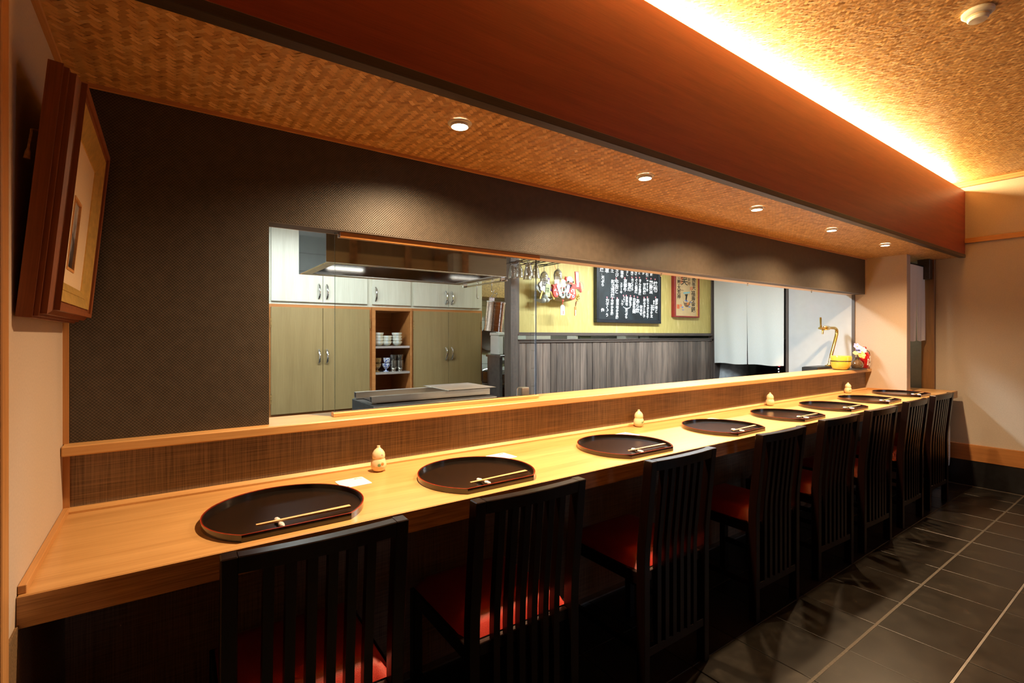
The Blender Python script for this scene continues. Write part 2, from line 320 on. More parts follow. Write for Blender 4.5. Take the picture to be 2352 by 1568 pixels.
# ================================================================ mesh helpers
class MB:
    def __init__(s): s.v = []; s.f = []
    def add(s, vs, fs):
        o = len(s.v); s.v += [tuple(v) for v in vs]; s.f += [tuple(i + o for i in f) for f in fs]; return s
    def box(s, x0, x1, y0, y1, z0, z1, b=0.0):
        if b <= 0:
            return s.add([(x0, y0, z0), (x1, y0, z0), (x1, y1, z0), (x0, y1, z0), (x0, y0, z1), (x1, y0, z1), (x1, y1, z1), (x0, y1, z1)],
                         [(0, 3, 2, 1), (4, 5, 6, 7), (0, 1, 5, 4), (1, 2, 6, 5), (2, 3, 7, 6), (3, 0, 4, 7)])
        lo = (x0, y0, z0); hi = (x1, y1, z1); idx = {}; vs = []
        for sx in (0, 1):
            for sy in (0, 1):
                for sz in (0, 1):
                    sg = (sx, sy, sz)
                    for ax in range(3):
                        c = []
                        for k in range(3):
                            e = hi[k] if sg[k] else lo[k]
                            if k != ax: e += -b if sg[k] else b
                            c.append(e)
                        idx[(sg, ax)] = len(vs); vs.append(c)
        fs = []
        def q(a, b_, c, d): fs.append((a, b_, c, d))
        for ax in range(3):
            k1, k2 = (ax + 1) % 3, (ax + 2) % 3
            for sd in (0, 1):
                L4 = []
                for a, c in ((0, 0), (1, 0), (1, 1), (0, 1)):
                    g = [0, 0, 0]; g[ax] = sd; g[k1] = a; g[k2] = c; L4.append(idx[(tuple(g), ax)])
                fs.append(tuple(L4) if sd else tuple(reversed(L4)))
            for a in (0, 1):
                for c in (0, 1):
                    g0 = [0, 0, 0]; g1 = [0, 0, 0]; g1[ax] = 1
                    for g in (g0, g1): g[k1] = a; g[k2] = c
                    g0, g1 = tuple(g0), tuple(g1)
                    fs.append((idx[(g0, k1)], idx[(g1, k1)], idx[(g1, k2)], idx[(g0, k2)]) if a == c else (idx[(g0, k2)], idx[(g1, k2)], idx[(g1, k1)], idx[(g0, k1)]))
        for sx in (0, 1):
            for sy in (0, 1):
                for sz in (0, 1):
                    g = (sx, sy, sz); t = (idx[(g, 0)], idx[(g, 1)], idx[(g, 2)])
                    fs.append(t if (sx + sy + sz) % 2 else tuple(reversed(t)))
        return s.add(vs, fs)
    def prism(s, poly, axis, a0, a1):
        n = len(poly)
        def P(u, w_, a): return {'x': (a, u, w_), 'y': (u, a, w_), 'z': (u, w_, a)}[axis]
        vs = [P(u, w_, a0) for u, w_ in poly] + [P(u, w_, a1) for u, w_ in poly]
        fs = [tuple(range(n - 1, -1, -1)), tuple(range(n, 2 * n))] + [(i, (i + 1) % n, n + (i + 1) % n, n + i) for i in range(n)]
        return s.add(vs, fs)
    def lathe(s, prof, n=24, c=(0, 0, 0), closed=False):
        vs = []; fs = []; m = len(prof); sx = sy = 1
        for r, z in prof:
            for k in range(n):
                a = 2 * math.pi * k / n; vs.append((c[0] + r * math.cos(a) * sx, c[1] + r * math.sin(a) * sy, c[2] + z))
        for i in range(m - 1):
            for k in range(n): fs.append((i * n + k, i * n + (k + 1) % n, (i + 1) * n + (k + 1) % n, (i + 1) * n + k))
        if closed:
            for k in range(n): fs.append(((m - 1) * n + k, (m - 1) * n + (k + 1) % n, (k + 1) % n, k))
            return s.add(vs, fs)
        if prof[0][0] > 1e-6: fs.append(tuple(range(n - 1, -1, -1)))
        if prof[-1][0] > 1e-6: fs.append(tuple((m - 1) * n + k for k in range(n)))
        return s.add(vs, fs)
    def tube(s, path, r, n=8, closed=False, cap=True):
        P = [Vector(p) for p in path]; m = len(P); vs = []; fs = []
        rr = r if isinstance(r, (list, tuple)) else [r] * m
        up = None
        for i in range(m):
            if closed: t = P[(i + 1) % m] - P[i - 1]
            else: t = P[min(i + 1, m - 1)] - P[max(i - 1, 0)]
            t.normalize()
            if up is None:
                up = Vector((0, 0, 1)) if abs(t.z) < 0.9 else Vector((1, 0, 0))
            u = (up - t * up.dot(t)).normalized(); up = u; w_ = t.cross(u)
            for k in range(n):
                a = 2 * math.pi * k / n; vs.append(P[i] + (u * math.cos(a) + w_ * math.sin(a)) * rr[i])
        for i in range(m if closed else m - 1):
            j = (i + 1) % m
            for k in range(n): fs.append((i * n + k, i * n + (k + 1) % n, j * n + (k + 1) % n, j * n + k))
        if not closed and cap:
            fs.append(tuple(range(n - 1, -1, -1))); fs.append(tuple((m - 1) * n + k for k in range(n)))
        return s.add(vs, fs)
    def grid(s, fn, nu, nv):
        vs = [fn(i / nu, j / nv) for j in range(nv + 1) for i in range(nu + 1)]
        fs = [(j * (nu + 1) + i, j * (nu + 1) + i + 1, (j + 1) * (nu + 1) + i + 1, (j + 1) * (nu + 1) + i) for j in range(nv) for i in range(nu)]
        return s.add(vs, fs)
    def ball(s, c, r, n=12, m=8, sc=(1, 1, 1)):
        prof = [(r * math.sin(math.pi * i / m), -r * math.cos(math.pi * i / m)) for i in range(m + 1)]
        prof[0] = (0.0, -r); prof[-1] = (0.0, r)
        o = len(s.v); s.lathe([(max(a, 1e-5), z) for a, z in prof], n)
        s.v[o:] = [(c[0] + x * sc[0], c[1] + y * sc[1], c[2] + z * sc[2]) for x, y, z in s.v[o:]]
        return s
    def xf(s, M): s.v = [tuple(M @ Vector(v)) for v in s.v]; return s
    def build(s, name, mat, parent=None, smooth=False, loc=None, rot=None, ang=40):
        me = bpy.data.meshes.new(name); me.from_pydata(s.v, [], s.f); me.validate(clean_customdata=False)
        bm = bmesh.new(); bm.from_mesh(me); bmesh.ops.recalc_face_normals(bm, faces=bm.faces); bm.to_mesh(me); bm.free()
        me.materials.append(MATS[mat])
        if smooth:
            me.polygons.foreach_set('use_smooth', [True] * len(me.polygons)); me.set_sharp_from_angle(angle=R(ang))
        o = bpy.data.objects.new(name, me); COL.objects.link(o)
        if parent: o.parent = parent
        if loc: o.location = loc
        if rot: o.rotation_euler = rot
        return o
def B(name, mat, x0, x1, y0, y1, z0, z1, b=0.0, parent=None): return MB().box(x0, x1, y0, y1, z0, z1, b).build(name, mat, parent)
def tag(o, label, cat, group=None):
    o['label'] = label; o['category'] = cat
    if group: o['group'] = group
    return o
def struct(o): o['kind'] = 'structure'; return o
def S(name, mat, *a, **k): return struct(B(name, mat, *a, **k))
def thing(name, label, cat, loc=(0, 0, 0), rz=0.0, group=None):
    o = bpy.data.objects.new(name, None); COL.objects.link(o); o.empty_display_size = 0.05
    o.location = loc; o.rotation_euler = (0, 0, rz); return tag(o, label, cat, group)
def dup(root, loc, rz, label, group=None):
    def cp(o, par):
        c = o.copy(); COL.objects.link(c); c.parent = par
        for ch in kids.get(o.name, []): cp(ch, c)
        return c
    kids = {}
    for o in list(bpy.data.objects):
        if o.parent: kids.setdefault(o.parent.name, []).append(o)
    r = cp(root, None); r.location = loc; r.rotation_euler = (0, 0, rz); r['label'] = label
    if group: r['group'] = group
    return r
ORD = ['first', 'second', 'third', 'fourth', 'fifth', 'sixth', 'seventh', 'eighth']
def text_mesh(name, txt, mat, parent, size, loc, rot, bold=0.0, spacing=1.0, depth=0.0005, align='CENTER', sx=1.0):
    c = bpy.data.curves.new(name, 'FONT'); c.body = txt; c.size = size; c.align_x = align; c.align_y = 'TOP'
    c.space_line = spacing; c.offset = bold; c.extrude = depth; c.resolution_u = 2
    t = bpy.data.objects.new(name, c); COL.objects.link(t)
    dg = bpy.context.evaluated_depsgraph_get(); me = bpy.data.meshes.new_from_object(t.evaluated_get(dg))
    bpy.data.objects.remove(t, do_unlink=True); bpy.data.curves.remove(c)
    me.materials.clear(); me.materials.append(MATS[mat])
    o = bpy.data.objects.new(name, me); COL.objects.link(o); o.location = loc; o.rotation_euler = rot; o.scale = (sx, 1, 1)
    if parent: o.parent = parent
    return o

# ================================================================ shell
XE, YW, ZS, ZC, XR = 5.34, 1.767, 1.980, 2.624, 5.93      # counter end wall, counter wall, soffit, ceiling, right wall
TX, TY = 0.305, 0.3035
floor = S('floor', 'grout', -1.6, XR + 0.1, -2.6, YW + 0.1, -0.06, -0.004)
tile_me = MB().box(-TX / 2 + 0.002, TX / 2 - 0.002, -TY / 2 + 0.002, TY / 2 - 0.002, -0.03, 0.0, 0.0015)
first = None
for i in range(-6, 13):
    for j in range(-11, 4):
        cx = 2.82 + (i + 0.5) * TX; cy = 0.857 + (j + 0.5) * TY
        if cy > 1.75 or cy < -2.5 or cx < -1.45: continue
        if cx > XR - 0.1 or (cx < -0.1 and cy > 1.1): continue
        if j < -5 and (i + j) % 1: continue
        if first is None: first = tile_me.build('tile', 'floor_tile', floor); t = first
        else: t = first.copy(); COL.objects.link(t)
        t.location = (cx, cy, rnd.uniform(-0.0006, 0.0004)); t.rotation_euler = (rnd.uniform(-.0012, .0012), rnd.uniform(-.0012, .0012), 0)
# pale wide joint and worn metal joint running along the counter
S('trim_1', 'grout', -1.5, XR, 0.851, 0.862, -0.01, 0.0008)
S('trim_2', 'stainless_dull', -1.5, XR, 0.5465, 0.5545, -0.01, 0.0012)

def weave(parent, name, x0, x1, y0, y1, z, s, amp):
    # 2/2 twill of split bamboo laid at 45 degrees; every visible strip is a bent quad hanging below z
    q = math.sqrt(0.5); cx, cy = (x0 + x1) / 2, (y0 + y1) / 2
    ext = int(((x1 - x0) + (y1 - y0)) * q / 2 / s) + 4
    idx = np.arange(-ext, ext + 1)
    out = []
    for kind in (0, 1):
        I, K = np.meshgrid(idx, np.arange(-ext // 4 * 2 - 2, ext // 4 * 2 + 3), indexing='ij')
        I = I.ravel().astype(float); K = K.ravel()
        J = (I - 1 if kind == 0 else I + 2) + 4 * K
        a0, a1 = J * s + 0.02 * s, (J + 2) * s - 0.02 * s
        c0, c1 = I * s + 0.025 * s, (I + 1) * s - 0.025 * s
        mid = (a0 + a1) / 2
        for_uv = []
        for a, h in ((a0 - .25 * s, 0.0), (mid, 1.0), (a1 + .25 * s, 0.0)):
            for c in (c0, c1):
                uu, vv = (a, c) if kind == 0 else (c, a)
                X = cx + (uu - vv) * q; Yy = cy + (uu + vv) * q
                for_uv.append((X, Yy, np.full_like(X, h)))
        arr = np.stack([np.stack(t, -1) for t in for_uv], 1)
        m_ = arr[:, :, :2].mean(1)
        keep = (m_[:, 0] > x0 + .6 * s) & (m_[:, 0] < x1 - .6 * s) & (m_[:, 1] > y0 + .6 * s) & (m_[:, 1] < y1 - .6 * s)
        arr = arr[keep]
        rg = np.random.RandomState(3 + kind); n = len(arr)
        jit = rg.uniform(0.4, 1.4, n)[:, None]; tilt = rg.uniform(-.8, .8, (n, 1))
        side = np.array([-1, 1, -1, 1, -1, 1])[None, :]
        arr[:, :, 2] = z - amp * (arr[:, :, 2] * jit + 0.12 + np.abs(tilt * side) * .5 + tilt * side * .5)
        out.append(arr)
    V = np.concatenate(out); n = len(V)
    me = bpy.data.meshes.new(name); me.vertices.add(n * 6); me.vertices.foreach_set('co', V.reshape(-1).astype(np.float32))
    base = (np.arange(n) * 6)[:, None]
    F = np.concatenate([base + np.array([[0, 1, 3, 2]]), base + np.array([[2, 3, 5, 4]])], 1).reshape(-1)
    me.loops.add(n * 8); me.loops.foreach_set('vertex_index', F.astype(np.int32))
    me.polygons.add(n * 2); me.polygons.foreach_set('loop_start', (np.arange(n * 2) * 4).astype(np.int32))
    me.materials.append(MATS['weave']); me.materials.append(MATS['weave_dark'])
    me.polygons.foreach_set('material_index', np.repeat(np.concatenate([np.full(len(o_), k_) for k_, o_ in enumerate(out)]), 2).astype(np.int32)); me.update(calc_edges=True)
    o = bpy.data.objects.new(name, me); COL.objects.link(o); o.parent = parent; o['kind'] = 'stuff'; return o
ceil_ = S('ceiling', 'ceiling_base', -1.6, XR + 0.1, -2.6, 1.5, ZC, ZC + 0.06)
weave(ceil_, 'woven_bamboo', 1.2, XR, -1.1, 1.36, ZC, 0.0122, 0.0008)
soff = S('ceiling_soffit', 'ceiling_base', -0.05, XR + 0.05, 1.245, YW + 0.02, ZS, ZS + 0.05)
weave(soff, 'woven_bamboo', 0.0, XR, 1.26, YW, ZS, 0.0122, 0.0009)
soff2 = S('ceiling_passage', 'ceiling_base', XE + .11, XR + .05, YW, 2.2, ZS, ZS + 0.05)

# red fascia and its dark lower edge
S('trim_3', 'beam_red', -1.6, XR, 1.225, 1.243, 1.998, 2.554, 0.001)
S('trim_4', 'beam_trim', -1.6, XR, 1.221, 1.262, 1.972, 1.999, 0.002)
S('trim_5', 'ceiling_base', -1.6, XR, 1.243, 1.46, 2.49, 2.515)       # floor of the light cove
S('trim_6', 'kitchen_white', -1.6, XR, 1.44, 1.46, 2.515, ZC)          # back of the cove
led = tag(B('light_strip', 'cove_led', -1.5, XR - 0.08, 1.262, 1.288, 2.516, 2.528), 'warm light strip tucked behind the top edge of the red beam', 'light')

# counter wall with the serving opening
wall = thing('wall_counter', '', ''); del wall['label'], wall['category']; struct(wall)
B('wall_panel', 'wall_cloth', 0.0, 0.50, YW, YW + 0.075, 1.0, ZS + 0.01, parent=wall)
B('header_panel', 'wall_cloth', 0.50, XE, YW, YW + 0.075, 1.665, ZS + 0.01, parent=wall)
B('header_edge', 'header_under', 0.50, XE, YW + 0.001, YW + 0.074, 1.661, 1.6655, parent=wall)
B('header_lintel', 'beige_lintel', 1.62, XE, YW + 0.075, YW + 0.155, 1.663, 1.78, parent=wall)
B('header_back', 'door_wood', 0.0, 1.62, YW + 0.075, YW + 0.085, 1.735, 2.2, parent=wall)
B('header_back_rail', 'trim_wood', 0.0, 1.62, YW + 0.075, YW + 0.088, 1.663, 1.735, parent=wall)
for x in (1.05, 1.363, 1.70): B('header_batten', 'bamboo_column', x - 0.02, x + 0.02, YW + 0.085 + (0.07 if x > 1.62 else 0), YW + 0.092 + (0.07 if x > 1.62 else 0), 1.67, 2.11, parent=wall)
B('header_back', 'door_wood', 1.62, XE, YW + 0.075, YW + 0.085, 1.78, 2.2, parent=wall)
B('wall_back_lining', 'kitchen_white', 0.0, 0.50, YW + 0.075, YW + 0.085, 0.0, 2.2, parent=wall)
B('splash_panel', 'panel_cloth', 0.0, XE, YW + 0.0, YW + 0.05, 0.80, 0.976, parent=wall)
B('knee_panel', 'panel_cloth', 0.0, XE + .1, YW + 0.0, YW + 0.05, 0.0, 0.80, parent=wall)
S('trim_7', 'trim_wood_z', 0.0, 0.012, YW - 0.006, YW, 1.0, ZS - 0.012)
S('trim_8', 'trim_wood', 0.0, XE, YW - 0.008, YW, ZS - 0.012, ZS - 0.0005)
S('trim_9', 'trim_wood_y', 0.0, 0.012, 1.262, YW, ZS - 0.011, ZS - 0.0005)
S('trim_10', 'trim_wood_z', 0.0, 0.014, YW - 0.006, YW, 0.829, 0.973)
S('trim_11', 'stainless_dull', 0.0, XE, YW - 0.035, YW, 0.0, 0.007)
S('trim_12', 'beige_lintel', XE - 0.012, XE, YW - 0.004, YW + 0.01, 1.662, ZS)
# left return wall with post
S('wall_left', 'plaster', -0.06, 0.0, 1.13, YW + 0.1, 0.0, ZC)
S('trim_13', 'dado_cloth', -0.005, 0.004, 1.165, YW, 0.0, 0.762)
S('trim_14', 'trim_wood_z', -0.07, 0.008, 1.12, 1.163, 0.0, ZC, 0.002)
S('wall_left_return', 'plaster', -1.6, -0.06, 1.10, 1.16, 0.0, ZC)
S('wall_left_far', 'plaster', -1.66, -1.6, -2.6, 1.16, 0.0, ZC)
# right wall
S('wall_right', 'plaster_right', XR, XR + 0.08, -2.6, 2.26, 0.0, ZC + 0.05)
S('baseboard_right', 'base_wood', XR - 0.016, XR, -2.6, 1.43, 0.212, 0.352, 0.002)
S('baseboard_plinth', 'black_plastic', XR - 0.012, XR, -2.6, 1.43, 0.0, 0.212)
S('trim_15', 'trim_wood_y', XR - 0.02, XR, -2.6, 1.224, 2.094, 2.136, 0.002)
S('trim_16', 'trim_wood_y', XR - 0.03, XR, -2.6, 1.40, 2.585, ZC - 0.001, 0.002)
S('trim_17', 'trim_wood_y', XR - 0.036, XR - 0.03, -2.6, 1.40, 2.606, ZC - 0.001)
# end wall (a stub beside the counter, then the kitchen's glossy end wall with its doorway)
S('wall_end', 'plaster', XE, XE + 0.085, 1.468, YW + 0.1, 0.0, ZS, 0.002)
S('wall_end_kitchen', 'glossy_white', XE, XE + 0.085, YW + 0.1, 2.43, 0.0, 2.2)
S('trim_18', 'dark_mould', XE - 0.012, XE, YW + 0.082, YW + 0.105, 1.0, 2.0)
S('trim_19', 'dark_mould', XE - 0.01, XE + 0.09, 2.43, 2.455, 0.0, 2.15)
S('trim_20', 'dark_mould', XE - 0.01, XE + 0.09, 3.235, 3.262, 0.0, 2.15)
S('wall_end_lintel', 'kitchen_white', XE, XE + 0.085, 2.43, 3.28, 1.95, 2.2)
# passage beside the end wall
S('trim_21', 'door_wood', XR - 0.035, XR, 1.425, 1.52, 0.0, ZS, 0.003)
S('trim_22', 'beam_trim', XR - 0.11, XR - 0.03, 1.44, 1.53, 1.80, ZS, 0.003)
S('wall_passage', 'grey_wall', XR - 0.012, XR, 1.52, 2.2, 0.0, ZS)
S('wall_passage_end', 'grey_wall', XE + 0.085, XR + 0.08, 2.2, 2.26, 0.0, 2.2)
S('floor_passage', 'floor_tile', XE + 0.08, XR, YW + .1, 2.2, -0.06, 0.0)
# back wall behind the camera with a paper screen placed for the daylight lamp and bamboo posts
S('wall_back', 'trim_wood_z', -1.66, XR + 0.08, -2.7, -2.6, 0.0, ZC)
win = struct(thing('window_1', '', '')); del win['label'], win['category']
B('paper_screen', 'shoji', 4.95, 5.85, -2.6, -2.59, 0.2, 2.2, parent=win)
for k in range(5): B('lattice_bar', 'lattice', 4.95 + k * 0.221, 4.965 + k * 0.221, -2.588, -2.57, 0.2, 2.2, parent=win)
for k in range(8): B('lattice_bar', 'lattice', 4.95, 5.85, -2.588, -2.57, 0.2 + k * 0.283, 0.215 + k * 0.283, parent=win)
for k, x in enumerate((2.2, 3.3, 4.6)):
    m = MB().lathe([(0.05, 0), (0.05, 0.4), (0.056, 0.41), (0.05, 0.42), (0.05, 0.9), (0.056, 0.91), (0.05, 0.92), (0.05, 1.45), (0.056, 1.46), (0.05, 1.47), (0.05, 2.0), (0.056, 2.01), (0.05, 2.02), (0.05, ZC)], 16, (x, -2.53, 0))
    struct(m.build('trim_25', 'bamboo_column', smooth=True))

# kitchen shell
KZ, KB = 2.12, 4.33
S('ceiling_kitchen', 'kitchen_white', -0.06, 7.2, YW + 0.08, KB + 0.05, KZ, KZ + 0.05)
S('floor_kitchen', 'slate', -0.06, 7.2, YW + 0.05, KB + 0.05, -0.06, -0.001)
wk = S('wall_kitchen_left', 'kitchen_white', -0.06, 0.02, YW + 0.08, KB + 0.05, 0.0, 2.2)
wb = S('wall_kitchen_back', 'tile_grout', -0.06, 7.2, KB, KB + 0.06, 0.0, 2.2)
tB = MB().box(-0.0735, 0.0735, -0.006, 0, -0.0735, 0.0735, 0.0015).build('wall_tile', 'white_tile', wb)
k = 0
for j in range(8):
    for i in range(9):
        t = tB if k == 0 else tB.copy()
        if k: COL.objects.link(t)
        t.location = (2.655 + j * 0.15, KB, 0.925 + i * 0.15); k += 1
for j in range(5):
    for i in range(8):
        t = tB.copy(); COL.objects.link(t); t.location = (0.10 + j * 0.15, KB, 1.0 + i * 0.15)
S('wall_side_room', 'olive_panel', 7.1, 7.2, YW + 0.08, KB, 0.0, 2.2)
S('wall_side_room_front', 'kitchen_white', XE + 0.085, 7.2, 2.26, 2.32, 0.0, 2.2)

# partition: wainscot planks, view slit and gilt paper field
gold = thing('wall_partition', '', ''); del gold['label'], gold['category']; struct(gold)
YG = 3.273
B('gilt_field', 'gold_paper', 2.6, XE, YG, YG + 0.03, 1.318, 2.15, parent=gold)
B('post', 'dark_post', 2.50, 2.575, YG - 0.03, YG + 0.06, 0.0, 2.15, 0.003, parent=gold)
B('frame_upright', 'dark_mould', 2.575, 2.590, YG - 0.018, YG, 1.29, 2.15, 0.002, parent=gold)
B('frame_upright', 'dark_mould', 2.590, 2.602, YG - 0.010, YG, 1.30, 2.15, 0.002, parent=gold)
B('frame_rail', 'dark_mould', 2.58, XE, YG - 0.024, YG + 0.01, 1.291, 1.306, 0.002, parent=gold)
B('frame_rail', 'dark_mould', 2.59, XE, YG - 0.014, YG + 0.01, 1.306, 1.319, 0.002, parent=gold)
B('slit_rail', 'dark_mould', 2.58, XE, YG - 0.026, YG + 0.03, 1.252, 1.262, 0.002, parent=gold)
B('slit_rail', 'dark_mould', 2.58, XE, YG - 0.018, YG + 0.03, 1.232, 1.252, 0.002, parent=gold)
B('side_mould', 'dark_mould', 2.575, 2.60, YG - 0.016, YG + 0.03, 0.0, 1.25, 0.002, parent=gold)
B('right_mould', 'dark_mould', XE - 0.03, XE, YG - 0.018, YG + 0.03, 0.0, 2.15, 0.002, parent=gold)
B('backing', 'slate', 2.6, XE, YG + 0.012, YG + 0.03, 0.0, 1.235, parent=gold)
x = 2.60
while x < XE - 0.04:
    wd = rnd.choice((0.07, 0.085, 0.095, 0.105)); x1 = min(x + wd, XE - 0.03)
    B('plank', 'plank', x + 0.0015, x1 - 0.0015, YG - 0.008 + rnd.uniform(-.0012, .0012), YG + 0.012, 0.0, 1.232, 0.002, parent=gold)
    x = x1

# ================================================================ counter
ct = thing('counter_worktop', 'long pale wooden dining counter running under the row of downlights', 'counter')
B('top_board', 'counter_wood', 0.001, 5.83, 1.2545, YW - 0.0005, 0.757, 0.814, 0.0015, parent=ct)
B('front_edge', 'edge_wood', 0.001, 5.83, 1.2525, 1.2545, 0.755, 0.8125, parent=ct)
MB().prism([(YW - 0.015, 0.8142), (YW - 0.0005, 0.8142), (YW - 0.0005, 0.829), (YW - 0.004, 0.829), (YW - 0.015, 0.820)], 'x', 0.013, XE).build('back_strip', 'counter_wood', ct)
B('side_strip', 'trim_wood_y', 0.0005, 0.013, 1.262, YW - 0.001, 0.8142, 0.830, 0.001, parent=ct)
B('end_strip', 'trim_wood_y', XE - 0.012, XE - 0.0005, 1.46, YW - 0.014, 0.8142, 0.829, 0.001, parent=ct)
B('end_strip', 'trim_wood', XE - 0.012, XE + 0.095, 1.456, 1.4675, 0.8142, 0.829, 0.001, parent=ct)
ld = tag(B('serving_ledge', 'ledge_wood', 0.001, XE - 0.001, 1.720, 1.922, 0.974, 1.001, 0.003), 'raised wooden serving ledge below the kitchen opening', 'ledge')

# half-moon trays, chopsticks, rests
TRX = [0.492, 1.090, 1.822, 2.560, 3.232, 3.852, 4.462, 5.118]
TRR = [0, 0.4, -0.6, 1.0, 0, -1, 0.5, 0.8]
def half_moon(r, chord, n=44):
    a0 = math.asin(chord / r)
    pts = []
    for k in range(n + 1):
        a = -a0 + (math.pi + 2 * a0) * k / n
        pts.append((r * math.cos(a), r * math.sin(a)))
    return pts                                     # from right chord corner over the back to left corner
def ring(outer, inner, z0, z1, m):
    n = len(outer); vs = [(x, y, z0) for x, y in outer] + [(x, y, z1) for x, y in outer] + [(x, y, z1) for x, y in inner] + [(x, y, z0) for x, y in inner]
    fs = []
    for i in range(n):
        j = (i + 1) % n
        for a in range(4):
            b_ = (a + 1) % 4; fs.append((a * n + i, a * n + j, b_ * n + j, b_ * n + i))
    return m.add(vs, fs)
def make_tray():
    t = thing('half_moon_tray', '', 'tray', group='half-moon trays along the counter')
    MB().prism(half_moon(0.193, 0.148), 'z', 0.0, 0.005).build('tray_floor', 'lacquer_black', t)
    m = MB(); ring(half_moon(0.1985, 0.1535), half_moon(0.193, 0.148), 0.0, 0.0162, m); m.build('tray_wall', 'lacquer_side', t, smooth=True)
    m = MB(); ring(half_moon(0.1989, 0.1539), half_moon(0.1962, 0.1512), 0.0162, 0.0173, m); m.build('tray_rim', 'lacquer_red', t, smooth=True)
    return t
def make_sticks():
    t = thing('chopsticks', '', 'chopsticks', group='chopsticks on the trays')
    for s in (-1, 1):
        m = MB(); w0, w1 = 0.0022, 0.0036
        vs = []
        for x_, w_ in ((-0.115, w0), (0.115, w1)):
            yc = s * w_ * 0.98
            vs += [(x_, yc - w_ * .9, -w_ * .8), (x_, yc + w_ * .9, -w_ * .8), (x_, yc + w_ * .9, w_ * .8), (x_, yc - w_ * .9, w_ * .8)]
        m.add(vs, [(0, 1, 2, 3), (7, 6, 5, 4), (0, 4, 5, 1), (1, 5, 6, 2), (2, 6, 7, 3), (3, 7, 4, 0)]).build('stick', 'bamboo_stick', t)
    return t
def make_rest():
    m = MB()
    for k, (y, r) in enumerate(((-0.02, .0058), (-0.013, .0066), (-0.004, .0046), (0.006, .0046), (0.015, .0066), (0.022, .0058))):
        m.ball((0, y * 1.25, 0.0066), r * 1.15, 10, 6, (1, 1.15, 0.85))
    return m.build('chopstick_rest', 'crystal', smooth=True)
tr0, st0, re0 = make_tray(), make_sticks(), make_rest()
def place_label(i, what):
    if i == 0: return what + ' nearest the framed picture'
    if i == 7: return what + ' at the far end of the counter'
    return what + ' %s from the framed picture' % ORD[i]
for i, x in enumerate(TRX):
    rz = R(TRR[i]); loc = (x, 1.437, 0.8143)
    lb = place_label(i, 'black half-moon lacquer tray with red rim,')
    if i == 0: tr0.location = loc; tr0.rotation_euler = (0, 0, rz); tr0['label'] = lb
    else: dup(tr0, loc, rz, lb)
    sx = x + 0.025; sy = 1.335
    lb = place_label(i, 'pale wooden chopsticks resting on the tray')
    loc = (sx, sy, 0.8307); ro = (R(0), R(0.8), rz + R(2 + rnd.uniform(-1.5, 1.5)))
    if i == 0: s_ = st0; s_['label'] = lb
    else: s_ = dup(st0, loc, 0, lb)
    s_.location = loc; s_.rotation_euler = ro
    lb = place_label(i, 'small clear glass chopstick rest on the tray')
    r_ = re0 if i == 0 else re0.copy()
    if i: COL.objects.link(r_)
    tag(r_, lb, 'chopstick rest', 'glass chopstick rests'); r_.location = (sx - 0.062, sy - 0.002, 0.8193); r_.rotation_euler = (0, 0, rz + R(rnd.uniform(-8, 8)))
# printed paper cards
def rrect(w_, h_, r, n=5):
    pts = []
    for cx, cy, a in ((w_ - r, h_ - r, 0), (-w_ + r, h_ - r, 90), (-w_ + r, -h_ + r, 180), (w_ - r, -h_ + r, 270)):
        for k in range(n + 1):
            t = R(a + 90 * k / n); pts.append((cx + r * math.cos(t), cy + r * math.sin(t)))
    return pts
for i, (x, y, rz) in enumerate(((0.722, 1.600, 3), (1.305, 1.606, 4), (2.035, 1.610, 5), (2.762, 1.612, 4))):
    t = thing('paper_card', 'white printed paper card behind the ' + ('tray nearest the framed picture', 'second tray from the framed picture', 'third tray from the framed picture', 'fourth tray from the framed picture')[i], 'card', (x, y, 0.8145), R(rz), 'paper cards on the counter')
    MB().prism(rrect(0.046, 0.046, 0.008), 'z', 0, 0.0012).build('card', 'paper_white', t)
    for k in range(7):
        a = rnd.uniform(0, 6.28); cx, cy_ = (0.025 + rnd.uniform(-.012, .012), 0.034 + rnd.uniform(-.006, .006)) if k < 5 else (-0.03, -0.036)
        MB().prism([(cx + .006 * math.cos(a), cy_ + .003 * math.sin(a)), (cx + .003 * math.cos(a + 1.6), cy_ + .003 * math.sin(a + 1.6)), (cx - .006 * math.cos(a), cy_ - .003 * math.sin(a)), (cx - .003 * math.cos(a + 1.6), cy_ - .003 * math.sin(a + 1.6))], 'z', 0.0012, 0.0014).build('leaf_print', 'lime_print', t)

